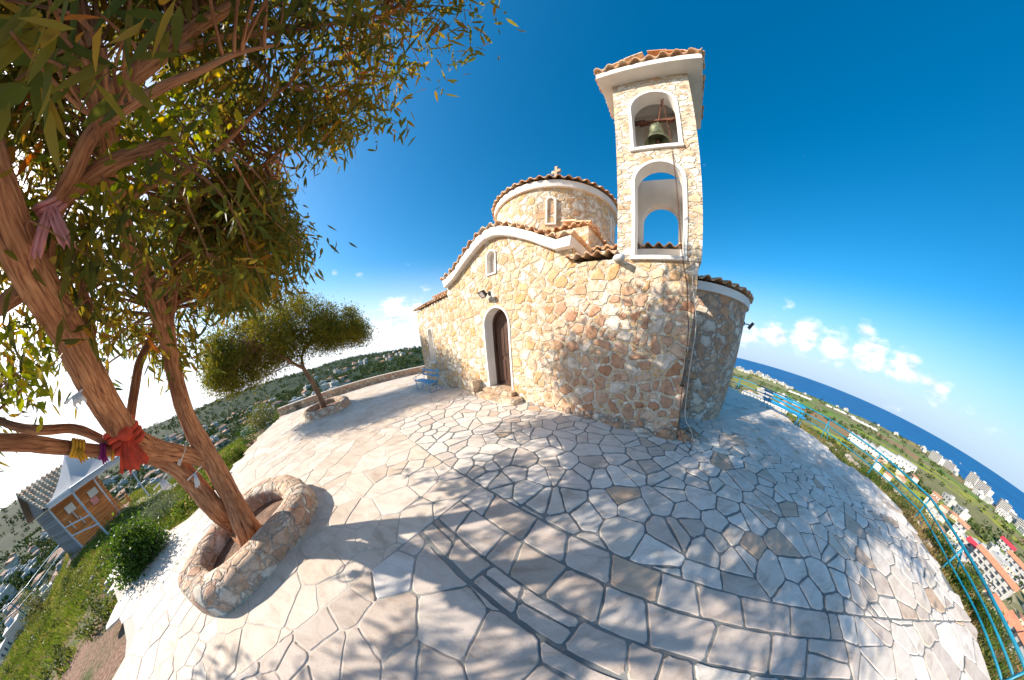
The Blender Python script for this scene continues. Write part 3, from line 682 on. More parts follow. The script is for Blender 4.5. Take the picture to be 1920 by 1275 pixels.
    ws = surround('window', -7.45, .92, .34, 1.98, .035, .22, .015, MAT['plaster'])
    mb = MB(); mb.box((-7.66, 3.60, .85), (-7.24, 3.72, .905)); bevel(mb.build('sill', MAT['plaster'], ws), .008)
    mb = MB(); extrude_poly(mb, [arch(-7.45, .9, .36, 1.98)], lambda a, b: Vector((a, 3.90, b)), Vector((0, .03, 0))); mb.build('shutter', MAT['cream_plaster'], ws)
    nn = surround('niche', -3.92, 3.23, .27, 3.66, .04, .12, .03, MAT['plaster'])
    mb = MB(); extrude_poly(mb, [arch(-3.92, 3.2, .3, 3.66)], lambda a, b: Vector((a, 3.80, b)), Vector((0, .03, 0))); mb.build('back', MAT['cream_plaster'], nn)
    # door: frame and two leaves
    fr = MB(); o1 = arch(-3.85, .26, .86, 1.93, 18); i1 = arch(-3.85, .26, .72, 1.93, 18)
    def inset_frame(o_, i_, v, d, mat, name, par):
        mb = MB(); extrude_poly(mb, [o_, i_[::-1]], lambda a, b: Vector((a, v, b)), Vector((0, d, 0))); return mb.build(name, mat, par)
    i1 = [(a, max(b, .30)) for a, b in i1]
    dr = inset_frame(o1, i1, 3.98, .10, MAT['door_wood'], 'door', chapel)
    for s_, nm in ((-1, 'door_leaf'), (1, 'door_leaf')):
        mb = MB(); P = []
        n = 12
        pts = [(0, .30)]+[(s_*.355, .30)]+[(s_*.355*math.cos(math.pi/2*i/n), 1.93+.355*math.sin(math.pi/2*i/n)) for i in range(n+1)]
        if s_ < 0: pts = pts[::-1]
        extrude_poly(mb, [pts], lambda a, b: Vector((-3.85+a, 4.03, b)), Vector((0, .045, 0)))
        q = (.05, .31) if s_ > 0 else (-.31, -.05)
        for z0, z1 in ((.42, 1.0), (1.1, 1.85)): mb.box((-3.85+q[0], 4.015, z0), (-3.85+q[1], 4.035, z1), .2)
        for k in range(3): mb.box((-3.85+q[0]+.085*k+.02, 4.005, 1.12), (-3.85+q[0]+.085*k+.035, 4.02, 1.83), .9)
        leaf = mb.build(nm, MAT['door_wood'], dr)
    mb = MB(); mb.tube([(-3.80, 4.02, 1.05), (-3.80, 3.97, 1.05), (-3.80, 3.97, 1.17), (-3.80, 4.02, 1.17)], .009, 6); mb.build('handle', MAT['dark_metal'], dr)
    mb = MB(); mb.box((-4.26, 4.10, .2), (-3.44, 4.14, 2.4)); mb.build('door_backing', MAT['door_wood'], dr)
    mb = MB(); mb.box((-4.30, 3.66, .225), (-3.40, 4.06, .255)); mb.build('threshold', MAT['cut_stone'], chapel)
    # gable cornice
    lo = GC_LOW[1:-1]; hi = GC_UP
    loop = lo[::1]+[(-1.72, 3.55)]+hi[::-1][1:]
    mb = MB(); extrude_poly(mb, [loop], lambda a, b: Vector((a, 3.56, b)), Vector((0, 1.2, 0))); bevel(mb.build('gable_cornice', MAT['plaster'], chapel), .012)
    # gable tiles (rows running back from the front edge)
    b_ = arcs([(u, 3.52, z+.03) for u, z in [(-6.04, 3.49)]+hi[1:-1]+[(-1.66, 3.56)]])
    def nr(s_):
        a = Vector([float(np.interp(s_-.05, [q[0] for q in b_], [q[1][k] for q in b_])) for k in range(3)]); c = Vector([float(np.interp(s_+.05, [q[0] for q in b_], [q[1][k] for q in b_])) for k in range(3)])
        t = (c-a).normalized(); return Vector((-t.z, 0, t.x))
    mb = MB(); corrugate(mb, b_, nr, lambda s_: Vector((0, 1.35, .02)), rows=4, pitch=.265, amp=.045); mb.build('gable_tiles', MAT['tile'], chapel)
    # aisle roof tiles left and right
    for nm, u0, u1, z0, z1 in (('aisle_tiles', -8.52, -6.02, 2.93, 3.03), ('aisle_tiles', -1.86, -.90, 3.08, 3.10)):
        b2 = arcs([(u0, 3.60, z0+.03), (u1, 3.60, z1+.03)]); mb = MB()
        corrugate(mb, b2, lambda s_: Vector((0, -.3, .95)), lambda s_: Vector((0, 1.1, .30)), rows=3, pitch=.2, amp=.036)
        mb.build(nm, MAT['tile'], chapel)
    # left end verge tiles of the aisle
    # transept (side arms) with its own cornice and tiles
    mb = MB(); mb.box((-8.3, 4.62, 2.9), (.36, 8.98, 3.36)); mb.build('transept_wall', MAT['wall_stone'], chapel)
    mb = MB(); mb.box((-8.40, 4.52, 3.30), (-5.9, 9.05, 3.46)); mb.box((-1.8, 4.52, 3.36), (.46, 9.05, 3.56)); bevel(mb.build('transept_cornice', MAT['plaster'], chapel), .01)
    mb = MB()
    b3 = arcs([(-8.45, 4.48, 3.49), (-5.9, 4.48, 3.49)]); corrugate(mb, b3, lambda s_: Vector((0, -.3, .95)), lambda s_: Vector((0, 2.3, .8)), rows=6, pitch=.22, amp=.038)
    mb.build('transept_tiles', MAT['tile'], chapel); mb = MB()
    b3 = arcs([(-1.8, 4.48, 3.60), (.52, 4.48, 3.60)]); corrugate(mb, b3, lambda s_: Vector((0, -.3, .95)), lambda s_: Vector((0, 2.3, .8)), rows=6, pitch=.22, amp=.038)
    b3 = arcs([(.52, 9.1, 3.60), (-1.8, 9.1, 3.60)]); corrugate(mb, b3, lambda s_: Vector((0, .3, .95)), lambda s_: Vector((0, -2.3, .8)), rows=6, pitch=.22, amp=.038)
    mb.build('transept_tiles', MAT['tile'], chapel)
    # square crossing under the drum
    mb = MB(); mb.box((-5.96, 4.75, 3.0), (-1.86, 8.85, 4.34)); mb.build('crossing_wall', MAT['wall_stone'], chapel)
    mb = MB()
    for b4, n4, e4 in (([(-6.02, 4.68, 4.38), (-1.80, 4.68, 4.38)], (0, -.25, .97), (0, .75, .2)), ([(-1.80, 4.68, 4.38), (-1.80, 8.92, 4.38)], (.25, 0, .97), (-.75, 0, .2)), ([(-6.02, 8.92, 4.38), (-6.02, 4.68, 4.38)], (-.25, 0, .97), (.75, 0, .2))):
        corrugate(mb, arcs(b4), lambda s_, n4=n4: Vector(n4), lambda s_, e4=e4: Vector(e4), rows=2, pitch=.24, amp=.042)
    mb.box((-5.9, 4.8, 4.30), (-1.9, 8.8, 4.50), .4)
    mb.build('crossing_tiles', MAT['tile'], chapel)
    # drum
    def ring(mb, r0, r1, z0, z1, cu, cv, a0=0, a1=2*math.pi, n=72):
        vs_ = []
        for i in range(n+1):
            a = a0+(a1-a0)*i/n
            for r_, z_ in ((r0, z0), (r1, z0), (r1, z1), (r0, z1)): vs_.append((cu+r_*math.cos(a), cv+r_*math.sin(a), z_))
        fs = [(4*i+j, 4*i+(j+1) % 4, 4*i+4+(j+1) % 4, 4*i+4+j) for i in range(n) for j in range(4)]
        mb.add(vs_, fs)
    mb = MB(); ring(mb, 1.5, 2.08, 4.2, 5.88, UC, VC); mb.build('drum', MAT['wall_stone'], chapel, smooth=False)
    mb = MB(); ring(mb, 1.5, 2.16, 5.86, 6.07, UC, VC, n=96); mb.build('drum_cornice', MAT['plaster'], chapel)
    n = 48; b5 = arcs([(UC+2.24*math.cos(2*math.pi*i/n), VC+2.24*math.sin(2*math.pi*i/n), 6.11) for i in range(n+1)]); LL = b5[-1][0]
    mb = MB(); corrugate(mb, b5, lambda s_: Vector((math.cos(2*math.pi*s_/LL)*.2, math.sin(2*math.pi*s_/LL)*.2, .97)), lambda s_: Vector((-2.12*math.cos(2*math.pi*s_/LL), -2.12*math.sin(2*math.pi*s_/LL), 1.36)), rows=6, pitch=.26, amp=.04, taper=lambda f: 1-f*.85)
    mb.build('dome_tiles', MAT['tile'], chapel)
    for azd in (-124, -64, -4, 176):
        a = R(azd); c_, s_ = math.cos(a), math.sin(a)
        T = lambda p: (UC+2.06*c_-s_*p[0]+c_*p[1], VC+2.06*s_+c_*p[0]+s_*p[1], p[2])
        mb = MB(); nA = 12
        pi_ = [(.09, 4.75)]+[(.09*math.cos(math.pi*i/nA), 5.42+.09*math.sin(math.pi*i/nA)) for i in range(nA+1)]+[(-.09, 4.75)]
        po_ = [(.145, 4.70)]+[(.145*math.cos(math.pi*i/nA), 5.42+.145*math.sin(math.pi*i/nA)) for i in range(nA+1)]+[(-.145, 4.70)]
        vs_ = []
        for (a_, b_2), (c2, d2) in zip(pi_, po_): vs_ += [T((c2, -.03, d2)), T((c2, .055, d2)), T((a_, .055, b_2)), T((a_, -.03, b_2))]
        k = len(pi_); fs = [(4*i+j, 4*i+(j+1) % 4, 4*i+4+(j+1) % 4, 4*i+4+j) for i in range(k-1) for j in range(4)]
        fs += [(4*(k-1)+j, 4*(k-1)+(j+1) % 4, (j+1) % 4, j) for j in range(4)]
        mb.add(vs_, fs, .5); wn = mb.build('drum_window', MAT['plaster'], chapel)
        mb = MB(); g_ = [T((a_, .012, b_2)) for a_, b_2 in pi_]; mb.add(g_, [tuple(range(len(g_)))], .5); mb.build('pane', MAT['cream_plaster'], wn)
    # stone cross on top
    mb = MB(); zc = 7.62
    mb.box((UC-.10, VC-.10, zc), (UC+.10, VC+.10, zc+.14)); mb.box((UC-.06, VC-.05, zc+.1), (UC+.06, VC+.05, zc+.72)); mb.box((UC-.19, VC-.05, zc+.42), (UC-.06, VC+.05, zc+.55)); mb.box((UC+.06, VC-.05, zc+.42), (UC+.19, VC+.05, zc+.55))
    bevel(mb.build('cross', MAT['cut_stone'], chapel), .015)
    mb = MB(); mb.lathe([(0, 0), (.3, 0), (.25, .12), (.1, .2), (0, .2)], (UC, VC, 7.42), 20); mb.build('cross_base', MAT['tile'], chapel)
    # side apse
    ac, av, ar = .42, 6.5, 1.66
    mb = MB(); ring(mb, 1.2, ar, -.05, 2.90, ac, av, -math.pi/2-.05, math.pi/2+.05, 60); mb.build('apse', MAT['pink_shade_stone'], chapel)
    mb = MB(); ring(mb, 1.2, ar+.07, 2.86, 3.04, ac, av, -math.pi/2, math.pi/2, 60)
    bevel(mb.build('apse_cornice', MAT['plaster'], chapel), .01)
    n = 30; b6 = arcs([(ac+(ar+.13)*math.cos(-math.pi/2+math.pi*i/n), av+(ar+.13)*math.sin(-math.pi/2+math.pi*i/n), 3.09) for i in range(n+1)]); L6 = b6[-1][0]
    ang = lambda s_: -math.pi/2+math.pi*s_/L6
    mb = MB(); corrugate(mb, b6, lambda s_: Vector((math.cos(ang(s_))*.2, math.sin(ang(s_))*.2, .97)), lambda s_: Vector((-(ar+.1)*math.cos(ang(s_)), -(ar+.1)*math.sin(ang(s_)), .45)), rows=4, pitch=.25, amp=.042, taper=lambda f: 1-f*.9)
    mb.build('apse_tiles', MAT['tile'], chapel)
build_chapel()

# ------------------------------------------------------------------ bell tower
tower = empty('bell_tower', (0, 0, 0), -A0, label='tall square stone bell tower with two open white arches and an overhanging tiled roof', cat='bell tower')
def build_tower():
    U0, U1, V0, V1, Z0, ZT = -.91, .46, 3.685, 4.84, 3.02, 7.06
    up_ = arch(-.22, 5.20, .80, 6.24, 16); lo_ = arch(-.22, 3.06, .82, 4.47, 16)
    mb = MB(); extrude_poly(mb, [[(U0, Z0), (U0, ZT), (U1, ZT), (U1, Z0)], up_[::-1], lo_[::-1]], lambda a, b: Vector((a, V0, b)), Vector((0, .26, 0)))
    tw = mb.build('front_wall', MAT['cream_stone'] if 'cream_stone' in MAT else MAT['wall_stone'], tower)
    for a, b in ((U0, U0+.20), (U1-.20, U1)):
        mb = MB(); mb.box((a, V0+.262, Z0), (b, V1, ZT)); mb.build('side_wall', MAT['cream_stone'], tower)
        mb = MB(); c = b if a == U0 else a-.012; mb.box((c, V0+.262, Z0+.02), (c+.012, V1-.21, ZT-.01)); mb.build('inner_plaster', MAT['plaster'], tower)
    ro = arch(-.25, 3.08, .72, 4.25, 16)
    mb = MB(); extrude_poly(mb, [[(U0+.2, Z0), (U0+.2, 5.22), (U1-.2, 5.22), (U1-.2, Z0)], ro[::-1]], lambda a, b: Vector((a, V1-.2, b)), Vector((0, .195, 0))); mb.build('rear_arch', MAT['plaster'], tower)
    mb = MB(); mb.box((U0+.2, V1-.2, 5.86), (U1-.2, V1-.005, ZT))
    mb.build('rear_wall', MAT['cream_plaster'], tower)
    mb = MB(); extrude_poly(mb, [[(U0+.2, 5.9), (U0+.2, 7.05), (U1-.2, 7.05), (U1-.2, 5.9)], arch(-.225, 5.95, .62, 6.5, 16)[::-1]], lambda a, b: Vector((a, V1-.235, b)), Vector((0, .03, 0))); mb.build('blind_arch', MAT['plaster'], tower)
    # arch trims with projecting sills
    for cx, z0, wd, zs, nm in ((-.22, 5.22, .76, 6.24, 'arch_trim'), (-.22, 3.08, .78, 4.47, 'arch_trim')):
        r = wd/2; n = 20; band = .055; proud = .02
        pi_ = [(cx-r, z0)]+[(cx-r*math.cos(math.pi*i/n), zs+r*math.sin(math.pi*i/n)) for i in range(n+1)]+[(cx+r, z0)]
        po_ = [(cx-r-band, z0)]+[(cx-(r+band)*math.cos(math.pi*i/n), zs+(r+band)*math.sin(math.pi*i/n)) for i in range(n+1)]+[(cx+r+band, z0)]
        vs_ = []
        for (a, b), (c, d) in zip(pi_, po_): vs_ += [(c, V0+.02, d), (c, V0-proud, d), (a, V0-proud, b), (a-(.004 if a > cx else -.004), V0+.27, b-.004)]
        k = len(pi_); fs = [(4*i+j, 4*i+j+1, 4*i+5+j, 4*i+4+j) for i in range(k-1) for j in range(3)]
        mb = MB(); mb.add(vs_, fs, .5); t_ = mb.build(nm, MAT['plaster'], tower)
        mb = MB(); mb.box((cx-r-band-.01, V0-.045, z0-.07), (cx+r+band+.01, V0+.30, z0)); bevel(mb.build('sill', MAT['plaster'], t_), .008)
    # roof slab, gently arched tile edge, tile rows
    RU0, RU1, RV0, RV1 = -1.13, .73, 3.40, 5.12
    mb = MB(); mb.box((RU0, RV0, ZT), (RU1, RV1, ZT+.14)); bevel(mb.build('roof_slab', MAT['plaster'], tower), .012)
    mb = MB(); zt = ZT+.17
    cu, cv = (RU0+RU1)/2, (RV0+RV1)/2
    for b4, n4, e4 in (([(RU0-.02, RV0-.04, zt), (RU1+.02, RV0-.04, zt)], (0, -.35, .94), (0, .86, .30)), ([(RU1+.04, RV0, zt), (RU1+.04, RV1, zt)], (.35, 0, .94), (-.93, 0, .30)),
                       ([(RU0-.04, RV1, zt), (RU0-.04, RV0, zt)], (-.35, 0, .94), (.93, 0, .30)), ([(RU1, RV1+.04, zt), (RU0, RV1+.04, zt)], (0, .35, .94), (0, -.86, .3))):
        corrugate(mb, arcs(b4), lambda s_, n4=n4: Vector(n4), lambda s_, e4=e4: Vector(e4), rows=3, pitch=.235, amp=.042, taper=lambda f: 1-f*.3)
    mb.build('roof_tiles', MAT['tile'], tower)
    # white rain spout at the foot on the left
    mb = MB(); mb.tube([(U0-.10, 3.9, 3.10), (U0+.02, 3.6, 3.03), (U0+.14, 3.50, 3.0)], .055, 12); mb.build('rain_spout', MAT['white_metal'], tower, smooth=True)
stone_mat('cream_stone', 4.0, [(0, (.70, .58, .42)), (.2, (.80, .72, .60)), (.4, (.84, .78, .69)), (.6, (.70, .54, .36)), (.75, (.82, .74, .62)), (.9, (.66, .44, .28))], mortar=(.50, .40, .30), zs=1.7)
build_tower()
bell = empty('church_bell', (0, 0, 0), -A0, label='green weathered bronze bell hanging in the upper arch of the tower', cat='bell')
mb = MB(); bu, bv, bz = -.215, 4.02, 5.62
prof = [(0, .47), (.06, .47), (.10, .44), (.125, .38), (.135, .28), (.15, .18), (.18, .09), (.225, .02), (.235, 0), (.215, 0), (.165, .09), (.125, .2), (.11, .38), (.0, .42)]
mb.lathe(prof, (bu, bv, bz), 32); mb.build('bell_body', MAT['bronze'], bell, smooth=True)
mb = MB(); mb.tube([(bu, bv, bz+.4), (bu+.01, bv, bz+.06)], .008, 6); mb.lathe([(0, -.04), (.03, -.02), (.03, .02), (0, .04)], (bu+.01, bv, bz+.04), 10); mb.build('clapper', MAT['rust'], bell)
mb = MB()
for s_ in (-.035, .035): mb.tube([(bu+s_, bv, bz+.46), (bu+s_*1.3, bv, bz+.53), (bu+s_, bv, bz+.58)], .012, 6)
mb.build('crown_loops', MAT['bronze'], bell)
mb = MB(); mb.box((-.66, bv-.03, bz+.56), (.22, bv+.03, bz+.60)); mb.box((-.52, bv-.045, bz+.53), (-.33, bv+.045, bz+.56)); mb.box((-.02, bv-.04, bz+.53), (.10, bv+.04, bz+.56)); mb.box((-.60, bv-.04, bz+.60), (-.40, bv+.04, bz+.63))
mb.build('headstock', MAT['rust'], bell)
mb = MB(); mb.tube([(bu+.06, bv, bz+.58), (bu+.12, bv-.1, bz+.78), (bu+.19, bv-.2, bz+1.0)], [.02, .018, .014], 6); mb.tube([(bu+.18, bv-.2, bz+1.0), (bu+.21, bv-.21, bz+.93), (bu+.18, bv-.22, bz+.87)], .008, 6); mb.build('lever', MAT['rust'], bell)
# bell chain: hangs from the lever, over the wall and down to the ground
def chain():
    mb = MB(); pts = smooth_path([(bu+.18, bv-.22, bz+.86), (.02, 3.74, 5.4), (.05, 3.62, 4.6), (.10, 3.60, 3.6), (.155, 3.61, 3.06), (.26, 3.63, 2.6), (.30, 3.60, 2.2)], 26)
    for i in range(len(pts)-1):
        p, q = pts[i], pts[i+1]; d = (q-p); n = d.orthogonal().normalized() if i % 2 else d.cross(d.orthogonal()).normalized(); L_ = d*.62
        m_ = (p+q)/2
        loop = [m_-L_, m_-L_*.6+n*.011, m_+L_*.6+n*.011, m_+L_, m_+L_*.6-n*.011, m_-L_*.6-n*.011, m_-L_]
        mb.tube(loop, .0042, 4, cap=False)
    mb.tube(smooth_path([(.30, 3.60, 2.2), (.36, 3.58, 1.9), (.42, 3.57, 1.2), (.50, 3.52, .6), (.62, 3.42, .2), (.80, 3.36, .02), (.9, 3.30, .012)], 6), .006, 6)
    o = mb.build('bell_chain', MAT['rust']); o.rotation_euler.z = -A0
    tag(o, 'long rusty chain and cord hanging from the bell down the tower wall', 'chain')
    mb = MB(); mb.tube(smooth_path([(.30, 3.66, 3.05), (.35, 3.64, 2.6), (.47, 3.62, 2.0), (.50, 3.60, 1.3), (.60, 3.5, .55), (.78, 3.45, .30), (.95, 3.42, .04), (1.25, 3.3, .015)], 8), .006, 6)
    o = mb.build('wall_cable', MAT['cord_white']); o.rotation_euler.z = -A0; tag(o, 'thin pale cable running down the right corner of the chapel to the paving', 'cable')
chain()
def floodlight(name, loc, rz, tilt, label):
    t = empty(name, loc, rz, label=label, cat='floodlight')
    X = Matrix.Rotation(tilt, 3, 'X')
    f = lambda p: tuple(X @ Vector(p)+Vector((0, -.17, -.02)))
    mb = MB(); mb.box((-.11, -.03, -.08), (.11, .03, .08), .5, fr=f); mb.box((-.12, -.045, -.09), (.12, -.03, -.075), .5, fr=f); mb.box((-.12, -.045, .075), (.12, -.03, .09), .5, fr=f); mb.box((-.12, -.045, -.075), (-.105, -.03, .075), .5, fr=f); mb.box((.105, -.045, -.075), (.12, -.03, .075), .5, fr=f)
    mb.build('housing', MAT['dark_metal'], t)
    mb = MB(); mb.box((-.10, -.036, -.07), (.10, -.031, .07), .5, fr=f); mb.build('glass', MAT['glass_lamp'], t)
    mb = MB(); mb.box((-.03, -.015, -.05), (.03, .02, .05)); mb.tube([(0, 0, 0), (0, -.1, 0), (.05, -.15, -.02)], .014, 6); mb.tube([(0, -.1, 0), (-.05, -.15, -.02)], .012, 6); mb.build('bracket', MAT['dark_metal'], t)
    return t
p_ = W(-4.02, 3.68, 2.74); floodlight('floodlight', p_, -A0-.25, R(38), 'black floodlight on the facade just above the chapel door')
aa = math.radians(-14); p_ = W(.42+1.67*math.cos(aa), 6.5+1.67*math.sin(aa), 2.52); floodlight('floodlight', p_, -A0+math.pi/2+aa, R(30), 'black floodlight on the shaded curved apse wall')
# stone pier by the door
mb = MB(); mb.box((-4.92, 3.36, -.03), (-4.66, 3.70, .43)); o = mb.build('stone_pier', MAT['cut_stone']); o.rotation_euler.z = -A0; bevel(o, .015)
tag(o, 'low square block of small cut stones beside the chapel door', 'stone pier')

# ------------------------------------------------------------------ trees
class Limbs:
    """tapered branches with bark coordinates, all joined in one trunk mesh"""
    def __init__(s): s.v = []; s.f = []; s.uv = []
    def add(s, pts, r0, r1=None, seg=12, n=5, rough=.12, flare=0):
        if r1 is not None: rad = None
        P = smooth_path(pts, n); N_ = len(P); b = len(s.v); nrm = None; ln = 0
        for i, p in enumerate(P):
            t = (P[min(i+1, N_-1)]-P[max(i-1, 0)]).normalized()
            nrm = t.orthogonal().normalized() if nrm is None else (nrm-t*nrm.dot(t)).normalized(); bn = t.cross(nrm)
            f = i/(N_-1); r = (float(np.interp(f, np.linspace(0, 1, len(r0)), r0)) if hasattr(r0, '__len__') else r0+(r1-r0)*f)*(1+flare*max(0, 1-f*6))
            if i: ln += (p-P[i-1]).length
            for k in range(seg+1):
                a = 2*math.pi*k/seg
                d = nrm*math.cos(a)+bn*math.sin(a)
                rr = r*(1+rough*mnoise.noise(p*3.5+d*1.3)+rough*.6*mnoise.noise(p*9+d*2.5))
                s.v.append(p+d*rr); s.uv.append((k/seg, ln*1.2))
        for i in range(N_-1):
            for k in range(seg):
                q = b+i*(seg+1)+k; s.f.append((q, q+1, q+seg+2, q+seg+1))
        s.f.append(tuple(b+(N_-1)*(seg+1)+k for k in range(seg)))
        return P
    def build(s, name, mat, parent):
        me = bpy.data.meshes.new(name); me.from_pydata(s.v, [], s.f); me.update()
        ul = me.uv_layers.new(name='UVMap'); arr = np.zeros(len(me.loops)*2, dtype=np.float32); vi = np.zeros(len(me.loops), dtype=np.int32); me.loops.foreach_get('vertex_index', vi)
        U_ = np.array(s.uv, dtype=np.float32)[vi]; ul.data.foreach_set('uv', U_.ravel()); me.polygons.foreach_set('use_smooth', [True]*len(me.polygons))
        me.materials.append(mat); o = bpy.data.objects.new(name, me); return link(o, parent)
def leaf_mesh(name, mat, parent, pos, length, width, rng, droop=.75, tone=None, bend=.25, quad=False):
    """many separate leaves: pos Nx3 base points; each leaf a folded lance of 4 faces"""
    n = len(pos); pos = np.asarray(pos, dtype=np.float64)
    d = rng.normal(size=(n, 3)); d[:, 2] -= droop*2.2; d /= np.linalg.norm(d, axis=1)[:, None]
    s_ = np.cross(d, rng.normal(size=(n, 3))); s_ /= np.linalg.norm(s_, axis=1)[:, None]
    nn = np.cross(d, s_)
    L_ = length*rng.uniform(.6, 1.25, n)[:, None]; w_ = width*rng.uniform(.7, 1.2, n)[:, None]
    b_ = bend*rng.uniform(-1, 1, n)[:, None]*L_
    if quad:
        pts = np.stack([pos, pos+d*L_*.5+s_*w_*.5+nn*b_*.3, pos+d*L_+nn*b_, pos+d*L_*.5-s_*w_*.5+nn*b_*.3], 1); k = 4; F = [(0, 1, 2, 3)]
    else:
        pts = np.stack([pos, pos+d*L_*.3+s_*w_*.46, pos+d*L_*.65+s_*w_*.36+nn*b_*.5, pos+d*L_+nn*b_, pos+d*L_*.65-s_*w_*.36+nn*b_*.5, pos+d*L_*.3-s_*w_*.46, pos+d*L_*.45+nn*(b_*.2+w_*.12)], 1); k = 7
        F = [(0, 1, 6, 5), (1, 2, 4, 5, 6)[:3]+(6,), (6, 2, 4), (6, 4, 5), (2, 3, 4)]
        F = [(0, 1, 6), (0, 6, 5), (1, 2, 6), (6, 4, 5), (6, 2, 3), (6, 3, 4)]
    V_ = pts.reshape(-1, 3); base = (np.arange(n)*k)
    me = bpy.data.meshes.new(name)
    me.vertices.add(len(V_)); me.vertices.foreach_set('co', V_.ravel())
    fl = np.concatenate([np.concatenate([(base+i)[:, None] for i in f], 1).reshape(n, len(f)) for f in F if len(f) == len(F[0])], 0)
    m_ = fl.shape[1]; me.loops.add(fl.size); me.loops.foreach_set('vertex_index', fl.ravel().astype(np.int32))
    me.polygons.add(len(fl)); me.polygons.foreach_set('loop_start', (np.arange(len(fl))*m_).astype(np.int32))
    try: me.polygons.foreach_set('loop_total', np.full(len(fl), m_, dtype=np.int32))
    except Exception: pass
    me.update(calc_edges=True); me.validate()
    t_ = rng.random(n) if tone is None else np.asarray(tone)
    a = me.attributes.new('tone', 'FLOAT', 'POINT'); a.data.foreach_set('value', np.repeat(t_, k).astype(np.float32))
    me.materials.append(mat); o = bpy.data.objects.new(name, me); return link(o, parent)

# -- big eucalyptus leaning out of the round planter on the left
euc = empty('eucalyptus_tree', gp(462, 1003, .1), label='big leaning eucalyptus with reddish forked trunks growing in the round stone planter', cat='tree')
E0 = Vector(euc.location)
rel = lambda P: [Vector(p)-E0 for p in P]
def K(*a): return [at(*p) for p in a]
lb = Limbs()
base = Vector(gp(462, 1003, .06))
# left stem
lb.add(rel([base+Vector((-.02, .02, -.1)), gp(440, 985, .20), at(405, 955, 3.95), at(372, 915, 3.92), at(335, 878, 3.9), at(296, 856, 3.88), at(262, 838, 3.8)]), [.17, .14, .125, .12, .11, .11, .10], None, 16, flare=.25)
# right stem up
lb.add(rel([base+Vector((.05, 0, -.1)), at(455, 975, 3.9), at(430, 925, 3.85), at(405, 880, 3.8), at(385, 845, 3.8), at(355, 790, 3.75), at(334, 730, 3.72), at(320, 665, 3.7), at(311, 610, 3.65)]), [.16, .14, .125, .12, .115, .095, .085, .082, .085], None, 16, flare=.25)
# crossing limb joining both, running to the upper left: the great leaning trunk
lb.add(rel(K((402, 872, 3.82), (360, 855, 3.75), (310, 845, 3.62), (262, 832, 3.48), (222, 795, 3.3), (175, 715, 3.05), (125, 620, 2.85), (78, 545, 2.7), (40, 470, 2.6), (8, 390, 2.5), (-30, 280, 2.5), (-60, 120, 2.6), (-80, -60, 2.9))), [.085, .085, .095, .115, .115, .11, .105, .10, .095, .09, .085, .07, .04], None, 18, flare=0)
# upper fork of the right stem
lb.add(rel(K((311, 620, 3.65), (290, 560, 3.6), (262, 500, 3.5), (238, 440, 3.4), (222, 380, 3.3), (208, 300, 3.2), (196, 230, 3.1), (190, 160, 3.1), (184, 90, 3.1))), [.075, .078, .075, .07, .066, .062, .06, .055, .035], None, 14)
lb.add(rel(K((313, 620, 3.65), (322, 560, 3.75), (330, 500, 3.85), (342, 440, 3.95), (365, 385, 4.05), (410, 345, 4.1), (455, 315, 4.15), (475, 295, 4.2))), [.06, .055, .05, .046, .042, .034, .028, .02], None, 12)
# vertical limbs behind
lb.add(rel(K((243, 800, 3.6), (252, 735, 3.7), (262, 680, 3.8), (285, 630, 4.0), (300, 580, 4.2))), [.045, .045, .043, .038, .02], None, 10)
lb.add(rel(K((168, 690, 3.0), (166, 620, 3.15), (160, 570, 3.3), (150, 520, 3.5))), [.05, .047, .045, .03], None, 10)
# low branches to the left edge
lb.add(rel(K((240, 843, 3.5), (180, 845, 3.4), (110, 838, 3.2), (40, 830, 3.0), (-60, 826, 2.9), (-160, 800, 3.0))), [.05, .05, .052, .052, .045, .03], None, 12)
lb.add(rel(K((205, 832, 3.45), (165, 812, 3.5), (130, 803, 3.55), (80, 806, 3.5), (28, 800, 3.6), (-20, 780, 3.8))), [.035, .036, .036, .035, .03, .02], None, 10)
lb.add(rel(K((85, 560, 2.72), (80, 480, 2.75), (90, 420, 2.7), (112, 370, 2.6))), [.07, .06, .055, .05], None, 12)
lb.add(rel(K((104, 385, 2.62), (135, 330, 2.5), (175, 250, 2.4), (230, 205, 2.4), (300, 165, 2.5), (380, 130, 2.6), (450, 98, 2.8), (520, 85, 3.0))), [.045, .043, .038, .032, .028, .022, .018, .01], None, 10)
lb.add(rel(K((104, 385, 2.62), (150, 345, 2.55), (210, 305, 2.5), (280, 280, 2.6), (330, 258, 2.7))), [.045, .045, .042, .04, .032], None, 10)
lb.add(rel(K((195, 180, 3.1), (240, 150, 3.1), (300, 105, 3.2), (350, 62, 3.3), (420, 20, 3.4), (470, -20, 3.5))), [.06, .06, .055, .05, .045, .03], None, 12)
lb.add(rel(K((330, 95, 3.2), (420, 70, 3.4), (520, 60, 3.6), (620, 45, 3.7), (720, 30, 3.8))), [.03, .028, .024, .018, .01], None, 8)
lb.add(rel(K((360, 392, 4.05), (430, 355, 4.2), (480, 320, 4.3), (520, 285, 4.4), (570, 240, 4.5))), [.03, .026, .022, .018, .01], None, 8)
lb.add(rel(K((222, 390, 3.3), (280, 350, 3.3), (350, 320, 3.3), (420, 270, 3.3), (480, 210, 3.3), (540, 160, 3.3))), [.03, .028, .025, .02, .016, .01], None, 8)
lb.add(rel(K((70, 520, 2.7), (20, 560, 2.9), (-40, 600, 3.2), (-100, 640, 3.4))), [.06, .05, .04, .025], None, 10)
rng = np.random.default_rng(5)
ends = []
